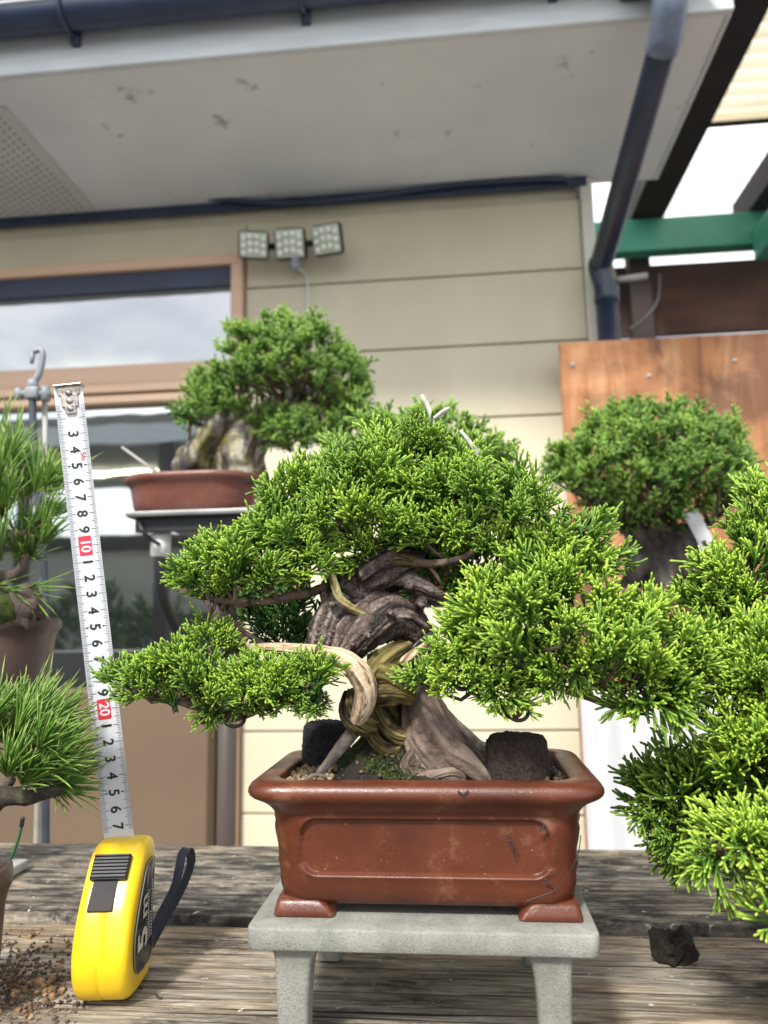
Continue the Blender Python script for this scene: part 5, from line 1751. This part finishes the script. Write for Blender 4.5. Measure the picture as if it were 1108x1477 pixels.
YU = 0.66
up_ = thing('pine_tree', at(10, 900, YU), 'upper pine bonsai in a dark pot behind the tape blade', 'bonsai', 'pine bonsai at the left edge')
sP = YU / F
pine_limb([(-30, 900, YU, 26), (-10, 860, YU, 24), (-30, 800, YU, 18), (-10, 740, YU, 12), (-20, 670, YU, 7)], up_)
pine_limb([(-20, 830, YU, 12), (20, 830, YU - .02, 8), (40, 800, YU - .02, 5)], up_)
pine_limb([(-20, 770, YU, 10), (30, 770, YU - .02, 7), (60, 750, YU - .02, 4)], up_)
nm = MB()
for k in range(64):
    x, y = rng.uniform(-70, 70), rng.uniform(665, 815)
    if x > 35 and y < 690:
        x -= 60
    needle_tuft(nm, at(x, y, YU + rng.uniform(-.06, .06)), A_([0.9 * (x - 0) / 80, -0.35, 0.9 if y < 760 else 0.45]) + rng.normal(0, .2, 3), 34, 0.047, 0.00075, rng, 0.78)
for x, y in ((10, 620), (-10, 640), (30, 640)):
    needle_tuft(nm, at(x - 12, y + 10, YU), A_([0.1, 0, 1.0]), 9, 0.05, 0.0006, rng, 0.4)
for x, y in ((10, 850), (-15, 845), (35, 850)):
    needle_tuft(nm, at(x, y, YU - .03), A_([0.8, -0.2, -0.1]), 14, 0.045, 0.0006, rng, 0.7)
stuff(nm.build('needles', M['needle'], up_, True))
zb = at(20, 985, YU)[2]
up_pot = small_pot('pine_pot', (at(-10, 985, YU)[0], YU, zb), 0.052, 0.045, at(20, 893, YU)[2] - zb, M['claydark'], 'dark brown pot of the upper pine beside the tape blade', feet=False, oval=True)
rk = MB()
pebble(rk, at(38, 874, YU - .03), 0.019, np.random.default_rng(4), 3)
rk.build('rock', M['rock'], up_pot)
msx = MB()
pebble(msx, at(2, 880, YU - .035), 0.014, np.random.default_rng(8), 3)
msx.build('moss_clump', M['moss'], up_pot)
us = thing('riser_box', (at(-10, 985, YU)[0], YU, BENCH), 'dark riser box under the upper pine pot', 'stand')
MB().box2((at(-50, 985, YU)[0] - 0.03, YU - 0.030, BENCH + 0.002), (at(-50, 985, YU)[0] + 0.012, YU + 0.030, zb - 0.0006), 0.002).build('box', M['darkwood'], us, False)

# ------------------------------------------------------------------ sprinkler riser
YS = 0.84
sp_ = thing('sprinkler', at(60, 1215, YS) * A_([1, 1, 0]), 'dark hose sprinkler with hooked grey head at the left', 'sprinkler')
MB().tube(spline([at(x, y, YS) for x, y in ((47, 560), (48, 620), (53, 700), (62, 800), (66, 900), (66, 1010), (66, 1220), (66, 1400))] + [at(66, 1400, YS) * A_([1, 1, 0])], 50), 0.0046, 10).build('hose', M['hose'], sp_)
MB().tube([at(65, 575, YS + .012), at(62, 860, YS + .012), at(53, 1220, YS + .012), at(52, 1220, YS + .012) * A_([1, 1, 0])], 0.0034, 8).build('support_rod', M['rod'], sp_)
hd_ = MB().tube([at(24, 568, YS), at(72, 568, YS)], 0.0045, 8)
hd_.box(at(49, 568, YS), (0.017, 0.016, 0.016), 0.003)
hd_.tube([at(27, 576, YS), at(27, 561, YS)], 0.0052, 10).tube([at(66, 578, YS), at(66, 558, YS)], 0.0056, 10)
hd_.build('clamp', M['greyplastic'], sp_)
sh2 = MB().tube([at(48, 562, YS), at(48, 548, YS)], [0.0068, 0.0060], 12)
sh2.tube(spline([at(x, y, YS) for x, y in ((50, 550), (56, 540), (60, 525), (62, 512), (59, 505), (50, 507), (44, 509))], 24), np.linspace(0.0046, 0.0030, 24), 8)
sh2.tube([at(47, 508, YS), at(46, 524, YS)], [0.0035, 0.0022], 8)
sh2.build('nozzle', M['greyplastic'], sp_)

# ------------------------------------------------------------------ tape measure
tp0 = atz(166, 1428, BENCH)
a = R_(7)
Ut = A_([math.cos(a), math.sin(a), 0.0])          # thickness axis (to the right)
Vt = A_([-math.sin(a), math.cos(a), 0.0])         # depth axis (away)
base = atz(160, 1434, BENCH + 0.0005) - Vt * 0.026
tape = thing('tape_measure', base, 'yellow tape measure with extended blade standing on the bench', 'tape measure')
HT = 0.0985
pts = [(0.030, 0.0), (0.015, 0.0030), (0.0055, 0.0115), (0.0005, 0.026), (0.0018, 0.043), (0.0080, 0.060), (0.0185, 0.076), (0.0315, 0.091), (0.039, 0.0975), (0.045, 0.0992), (0.059, 0.0990), (0.0630, 0.096), (0.064, 0.088), (0.064, 0.050), (0.064, 0.014), (0.061, 0.005), (0.052, 0.0)]
pf = spline(pts + [pts[0]], 120)[:-1] * 0.86
pf[:, 1] = np.maximum(pf[:, 1], 0.0)
cpf = pf.mean(0)


def prof3(k, u, ins):
    d_ = pf - cpf
    l_ = np.linalg.norm(d_, axis=1)[:, None]
    q = cpf + d_ * (1 - ins / l_)
    if k != 1:
        q = cpf + (q - cpf) * k
    return base[None] + Ut[None] * u + Vt[None] * (q[:, :1]) + UP[None] * q[:, 1:]


TW = 0.0170
er = 0.0065
rings = []
for q in np.linspace(0, 90, 8):
    rings.append(prof3(1, -TW + er * (1 - math.sin(R_(q))) if False else -(TW - er) - er * math.cos(R_(q)), er * (1 - math.sin(R_(q)))))
for u in (-0.004, -0.0009):
    rings.append(prof3(1, u, 0))
rings.append(prof3(1, -0.0004, 0.00045))
rings.append(prof3(1, 0.0004, 0.00045))
for u in (0.0009, 0.004):
    rings.append(prof3(1, u, 0))
for q in np.linspace(90, 0, 8):
    rings.append(prof3(1, (TW - er) + er * math.cos(R_(q)), er * (1 - math.sin(R_(q)))))
# flat end faces
rings = [prof3(0.86, -TW - 0.0001, er)] + rings + [prof3(0.86, TW + 0.0001, er)]
MB().loft(rings).build('case', M['yellow'], tape, True, 50)
# side label plate (D shaped) with pale rim
lab = MB().loft([prof3(0.82, TW - 0.001, er), prof3(0.82, TW + 0.0012, er), prof3(0.80, TW + 0.0016, er)]).build('side_label', M['blackgloss'], tape, True, 40)
rimp = prof3(0.83, TW + 0.0011, er)
MB().tube(np.vstack([rimp, rimp[:1]]), 0.0005, 6, cap=False).build('label_rim', M['greymetal'], lab)


def text_mesh(s, size, bold=0.0):
    cu = bpy.data.curves.new('txt', 'FONT')
    cu.body = s
    cu.size = size
    cu.align_x = 'CENTER'
    cu.align_y = 'CENTER'
    cu.offset = bold
    o = bpy.data.objects.new('txt', cu)
    col.objects.link(o)
    dg = bpy.context.evaluated_depsgraph_get()
    me = bpy.data.meshes.new_from_object(o.evaluated_get(dg))
    n = len(me.vertices)
    v = np.zeros(n * 3, np.float32)
    me.vertices.foreach_get('co', v)
    fs = [list(p.vertices) for p in me.polygons]
    bpy.data.objects.remove(o)
    bpy.data.curves.remove(cu)
    bpy.data.meshes.remove(me)
    return v.reshape(-1, 3).astype(float), fs


def put_text(mb, s, size, origin, rd, upv, bold=0.0, fn=None):
    v, fs = text_mesh(s, size)
    nr = np.cross(rd, upv)
    for k_, (bx, by) in enumerate(((0, 0), (1, 0), (-1, 0), (0, 1), (0, -1)) if bold else ((0, 0),)):
        P = origin + (v[:, :1] + bx * bold) * rd + (v[:, 1:2] + by * bold) * upv + nr * 4e-6 * k_
        if fn is not None:
            P = fn(P)
        mb.add(P, [A_([f_ for f_ in fs if len(f_) == k], np.int64).reshape(-1, k) for k in sorted({len(f_) for f_ in fs})])


# "5m" reads upward, glyph tops towards the camera
lt = MB()
lo_ = base + Ut * (TW + 0.0021)
put_text(lt, '5', 0.026, lo_ + Vt * 0.024 + UP * 0.032, UP, -Vt, 0.0008)
put_text(lt, 'm', 0.018, lo_ + Vt * 0.026 + UP * 0.0495, UP, -Vt, 0.0005)
lt.build('lettering', M['paleink'], lab, False)
lt = MB()
for k, (dv, n, l_) in enumerate(((0.034, 16, 0.030), (0.038, 9, 0.016), (0.0415, 18, 0.034))):
    for i in range(n):
        q = lo_ + Vt * dv + UP * (0.028 + l_ * i / n)
        lt.box(q, (0.0003, 0.0009, 0.0010), 0, np.stack([Ut, Vt, UP], 1))
lt.build('fine_print', M['paleink'], lab, False)
# lock button and slot on the curved front
tg = A_([0.0125, 0.0155])
tg = tg / np.linalg.norm(tg)
T3 = Vt * tg[0] + UP * tg[1]
N3 = -Vt * tg[1] + UP * tg[0]
B3 = np.stack([Ut, N3, T3], 1)


def on_front(h):
    i = np.argmin(np.abs(pf[:, 1] - h) + (pf[:, 0] > 0.030) * 9)
    return base + Vt * pf[i, 0] + UP * pf[i, 1]


s0 = on_front(0.061) - Ut * 0.0025
MB().box(s0 - N3 * 0.0004, (0.0150, 0.0022, 0.020), 0.0006, B3).build('button_slot', M['hole'], tape, False)
bc = on_front(0.0725) - Ut * 0.001
bt = MB().box(bc + N3 * 0.0010, (0.0225, 0.0045, 0.0155), 0.001, B3).build('lock_button', M['black'], tape, False)
for k in range(7):
    MB().box(bc + N3 * 0.0036 + T3 * (k - 3) * 0.0021, (0.0215, 0.0020, 0.0011), 0.0004, B3).build('grip_rib', M['black'], bt, False)
# blade
Bb = at(172, 1200, base[1] + 0.046)
Tb = at(99, 558, base[1] + 0.018)
Lb = np.linalg.norm(Tb - Bb)
ld = (Tb - Bb) / Lb                      # towards hook
wdv = np.cross(ld, fw)                   # right
wdv = wdv - ld * (wdv @ ld)
wdv /= np.linalg.norm(wdv)
if wdv @ CR < 0:
    wdv = -wdv
nd_ = np.cross(ld, wdv)
if nd_ @ fw > 0:
    nd_ = -nd_
ang = R_(-8)
wd2 = wdv * math.cos(ang) + nd_ * math.sin(ang)
nd_ = np.cross(wd2, ld)
if nd_ @ fw > 0:
    nd_ = -nd_
wdv = wd2
BW = 0.0186
CM = Lb / 27.35
cup = lambda w: 0.0016 * (w / (BW / 2)) ** 2


def bl(s, w, h=0.0):
    """s distance from hook tip, w across, h above the printed face"""
    return Tb - ld * s + wdv * w + nd_ * (cup(w) + h)


ws = np.linspace(-BW / 2, BW / 2, 13)
ss_ = np.linspace(-0.0, Lb + 0.02, 40)
Gf = A_([[bl(s, w, 0.0) for w in ws] for s in ss_])
Gb = A_([[bl(s, w, -0.0003) for w in ws[::-1]] for s in ss_])
blade = MB().grid(Gf).grid(Gb).build('blade', M['blade'], tape)


def cupfn(P):
    w = (P - Tb) @ wdv
    return P + nd_[None] * (0.0016 * (w / (BW / 2)) ** 2)[:, None]


tk = MB()
for mm in range(12, 273):
    s = mm * CM / 10
    for sd_, e_ in ((-1, BW / 2), (1, BW / 2)):
        ln_ = 0.0052 if mm % 10 == 0 else (0.0040 if mm % 5 == 0 else 0.0028)
        w0, w1 = sd_ * e_ * 0.985, sd_ * (e_ - ln_)
        hw_ = 0.00013 if mm % 5 else 0.00017
        tk.add([bl(s - hw_, w0, 0.00012), bl(s + hw_, w0, 0.00012), bl(s + hw_, w1, 0.00012), bl(s - hw_, w1, 0.00012)], A_([[0, 1, 2, 3]]))
stuff(tk.build('tick_mark', M['ink'], blade, False))
for cmn in range(3, 28):
    s = cmn * CM
    ten = cmn % 10 == 0
    if ten:
        rb_ = MB()
        rr = rrect(0.0042, 0.0066, 0.0010, 4, 2)
        rb_.add(A_([bl(s + p[1], p[0] - 0.0006, 0.00012) for p in rr] + [bl(s, -0.0006, 0.00012)]), A_([[len(rr), i, (i + 1) % len(rr)] for i in range(len(rr))]))
        rb_.build('number_block', M['red'], blade, False)
    tx = MB()
    o_ = Tb - ld * s + nd_ * (0.00018 if not ten else 0.00026) - wdv * 0.0006
    put_text(tx, str(cmn if ten else cmn % 10), 0.0088 if ten else 0.0092, o_, -ld, wdv, 0.00025, cupfn)
    tx.build('numeral', M['blade'] if ten else M['ink'], blade, False)
    if cmn % 10 == 5:
        tr_ = MB()
        for sg in (-1, 1):
            c0 = Tb - ld * s + wdv * sg * 0.0054 + nd_ * 0.00022
            tr_.add(cupfn(A_([c0 - ld * 0.0007 - wdv * sg * 0.0006, c0 + ld * 0.0007 - wdv * sg * 0.0006, c0 + wdv * sg * 0.0009])), A_([[0, 1, 2]]))
        tr_.build('marker_triangle', M['ink'], blade, False)
tx = MB()
put_text(tx, '5m', 0.0046, Tb - ld * 4.45 * CM + wdv * 0.0045 + nd_ * 0.0002, -ld, wdv, 0.0001, cupfn)
tx.build('lettering', M['red'], blade, False)
# hook
hk = MB()
Bh = np.stack([wdv, nd_, ld], 1)
hk.box(Tb + ld * 0.0005 - nd_ * 0.0005, (BW * 0.98, 0.010, 0.0012), 0.0004, Bh)
hk.box(Tb - ld * 0.0028 + nd_ * 0.0012, (0.0145, 0.0009, 0.0060), 0.0003, Bh)
hk.box(Tb - ld * 0.0095 + nd_ * 0.00121, (0.0110, 0.0009, 0.0090), 0.0003, Bh)
hk.box(Tb - ld * 0.0158 + nd_ * 0.00122, (0.0068, 0.0009, 0.0062), 0.0003, Bh)
hook = hk.build('hook', M['steel'], tape, False)
for s in (0.0045, 0.0100, 0.0152):
    c0 = Tb - ld * s + nd_ * 0.0017
    MB().tube([c0, c0 + nd_ * 0.0006, c0 + nd_ * 0.0009], [0.0023, 0.0021, 0.0012], 14).build('rivet', M['steel'], hook)
# brown belt clip on the left side and wrist strap behind
cl0 = base - Ut * (TW + 0.0022) + Vt * 0.030
MB().box(cl0 + UP * 0.034 - Ut * 0.0008, (0.0022, 0.014, 0.026), 0.0008, np.stack([Ut, Vt, UP], 1)).box(cl0 + UP * 0.046 + Ut * 0.0012, (0.0048, 0.012, 0.002), 0.0005, np.stack([Ut, Vt, UP], 1)).build('belt_clip', M['brownbar'], tape, False)


def ribbon(pts, w, name, par, mat, thick=0.0007):
    P = spline([at(*p) for p in pts], 40)
    T_ = np.gradient(P, axis=0)
    T_ /= np.linalg.norm(T_, axis=1)[:, None]
    sd_ = np.cross(T_, np.tile(A_([0.75, 0.55, 0.25]), (len(P), 1)))
    sd_ = np.tile(A_([0.62, 0.75, -0.1]) / 1.0, (len(P), 1))
    sd_ = sd_ - T_ * (sd_ * T_).sum(1)[:, None]
    sd_ /= np.linalg.norm(sd_, axis=1)[:, None]
    nn = np.cross(T_, sd_)
    rg_ = [A_([p - s * w / 2 - n_ * thick / 2, p + s * w / 2 - n_ * thick / 2, p + s * w / 2 + n_ * thick / 2, p - s * w / 2 + n_ * thick / 2]) for p, s, n_ in zip(P, sd_, nn)]
    return MB().loft(rg_).build(name, mat, par, True, 40)


yb_ = base[1]
ribbon([(204, 1372, yb_ + .040), (220, 1345, yb_ + .048), (236, 1312, yb_ + .056), (252, 1280, yb_ + .064), (259, 1250, yb_ + .070), (263, 1232, yb_ + .075), (272, 1227, yb_ + .080), (276, 1238, yb_ + .085), (272, 1258, yb_ + .086), (258, 1290, yb_ + .080), (238, 1325, yb_ + .070), (216, 1365, yb_ + .060)], 0.0062, 'wrist_strap', tape, M['webbing'])

# ------------------------------------------------------------------ debris on the bench
c = atz(972, 1388, BENCH)
n, k = 30, 16
rings = []
for z, q in ((0, .60), (.04, .74), (.2, .82), (.45, .90), (.7, .97), (.88, 1.0), (.95, .86), (.98, .66), (.90, .36), (.86, .1)):
    a = np.linspace(0, 2 * np.pi, 36, endpoint=False)
    P = np.stack([c[0] + 0.0145 * q * np.cos(a), c[1] + 0.011 * q * np.sin(a), np.full(36, c[2] + z * 0.0165)], -1)
    nn = fbm(P * 240, 4) - 0.5
    P[:, 2] += (z > 0.6) * 0.013 * (fbm(np.stack([np.cos(a) * 3, np.sin(a) * 3, a * 0 + z], -1), 4) - 0.5)
    dv = P - c
    dv[:, 2] *= 0.3
    P += dv / (np.linalg.norm(dv, axis=1)[:, None] + 1e-6) * (nn * 0.014)[:, None]
    P[:, 2] = np.maximum(P[:, 2], BENCH)
    rings.append(P)
tag(MB().loft(rings).build('charred_lump', M['lump'], None, True, 50, loc=c), 'black crumbling fertilizer lump on the bench, right of the stand', 'lump')
rng = np.random.default_rng(3)
gr = MB()
for k in range(70):
    x, y = rng.uniform(-40, 105), rng.uniform(1340, 1477)
    if k < 26:
        x, y = rng.normal(55, 18), rng.normal(1432, 16)
    r_ = rng.uniform(0.0008, 0.0026) if k > 8 else rng.uniform(0.002, 0.0030)
    p = atz(x, y, BENCH + r_ * 0.5)
    if p[1] > 0.59:
        continue
    pebble(gr, p, r_, rng, 1)
stuff(tag(gr.build('soil_grains', M['grit'], None, False), 'loose tan soil grains scattered on the bench beside the tape', 'soil grains'))
gd = MB()
for k in range(900):
    x, y = rng.normal(25, 55), rng.normal(1420, 34)
    p = atz(x, y, BENCH + 0.0004)
    if p[1] > 0.588 or x > 130:
        continue
    pebble(gd, p, rng.uniform(0.0004, 0.0016), rng, 0 if k % 3 else 1)
stuff(tag(gd.build('soil_crumbs', M['graindark'], None, False), 'dark soil crumbs spread over the bench at lower left', 'soil crumbs'))
for k, (x, y, lab_) in enumerate(((200, 1427, 'curled black root scrap on the bench right of the tape'), (229, 1434, 'short straight black scrap on the bench farther right of the tape'))):
    P = [atz(x - 4 + 9 * t, y - (3 if k == 0 else -3) * math.sin(3 * t) + (4 * t if k else 0), BENCH + 0.0012) for t in np.linspace(0, 1, 8)]
    tag(MB().tube(P, 0.0006, 6).build('root_scrap', M['wire'], loc=P[0]), lab_, 'scrap', 'root scraps on the bench')

# ------------------------------------------------------------------ shrubs beside the shed (seen mirrored in the glass)
rng = np.random.default_rng(9)
for k, (x, y, h, lab_) in enumerate(((-3.6, -2.9, 1.05, 'taller dark shrub mirrored in the window by the shed'), (-2.75, -2.6, 0.92, 'lower green shrub mirrored in the window by the shed'))):
    sbq = thing('shrub', (x, y, 0), lab_, 'shrub', 'shrubs by the shed')
    mb = MB()
    for i in range(260):
        d_ = rng.normal(size=3)
        d_ /= np.linalg.norm(d_)
        p = A_([x, y, h * 0.75]) + d_ * A_([0.42, 0.42, h * 0.62]) * rng.uniform(0.5, 1)
        add_spray(mb, SPR_FAR, p, d_ + UP * 0.4, 0.16, rng, rng.random())
    stuff(mb.build('foliage', M['shrub'], sbq))
    MB().tube([[x, y, 0], [x, y, h]], [0.03, 0.015], 8).build('stem', M['twig'], sbq)
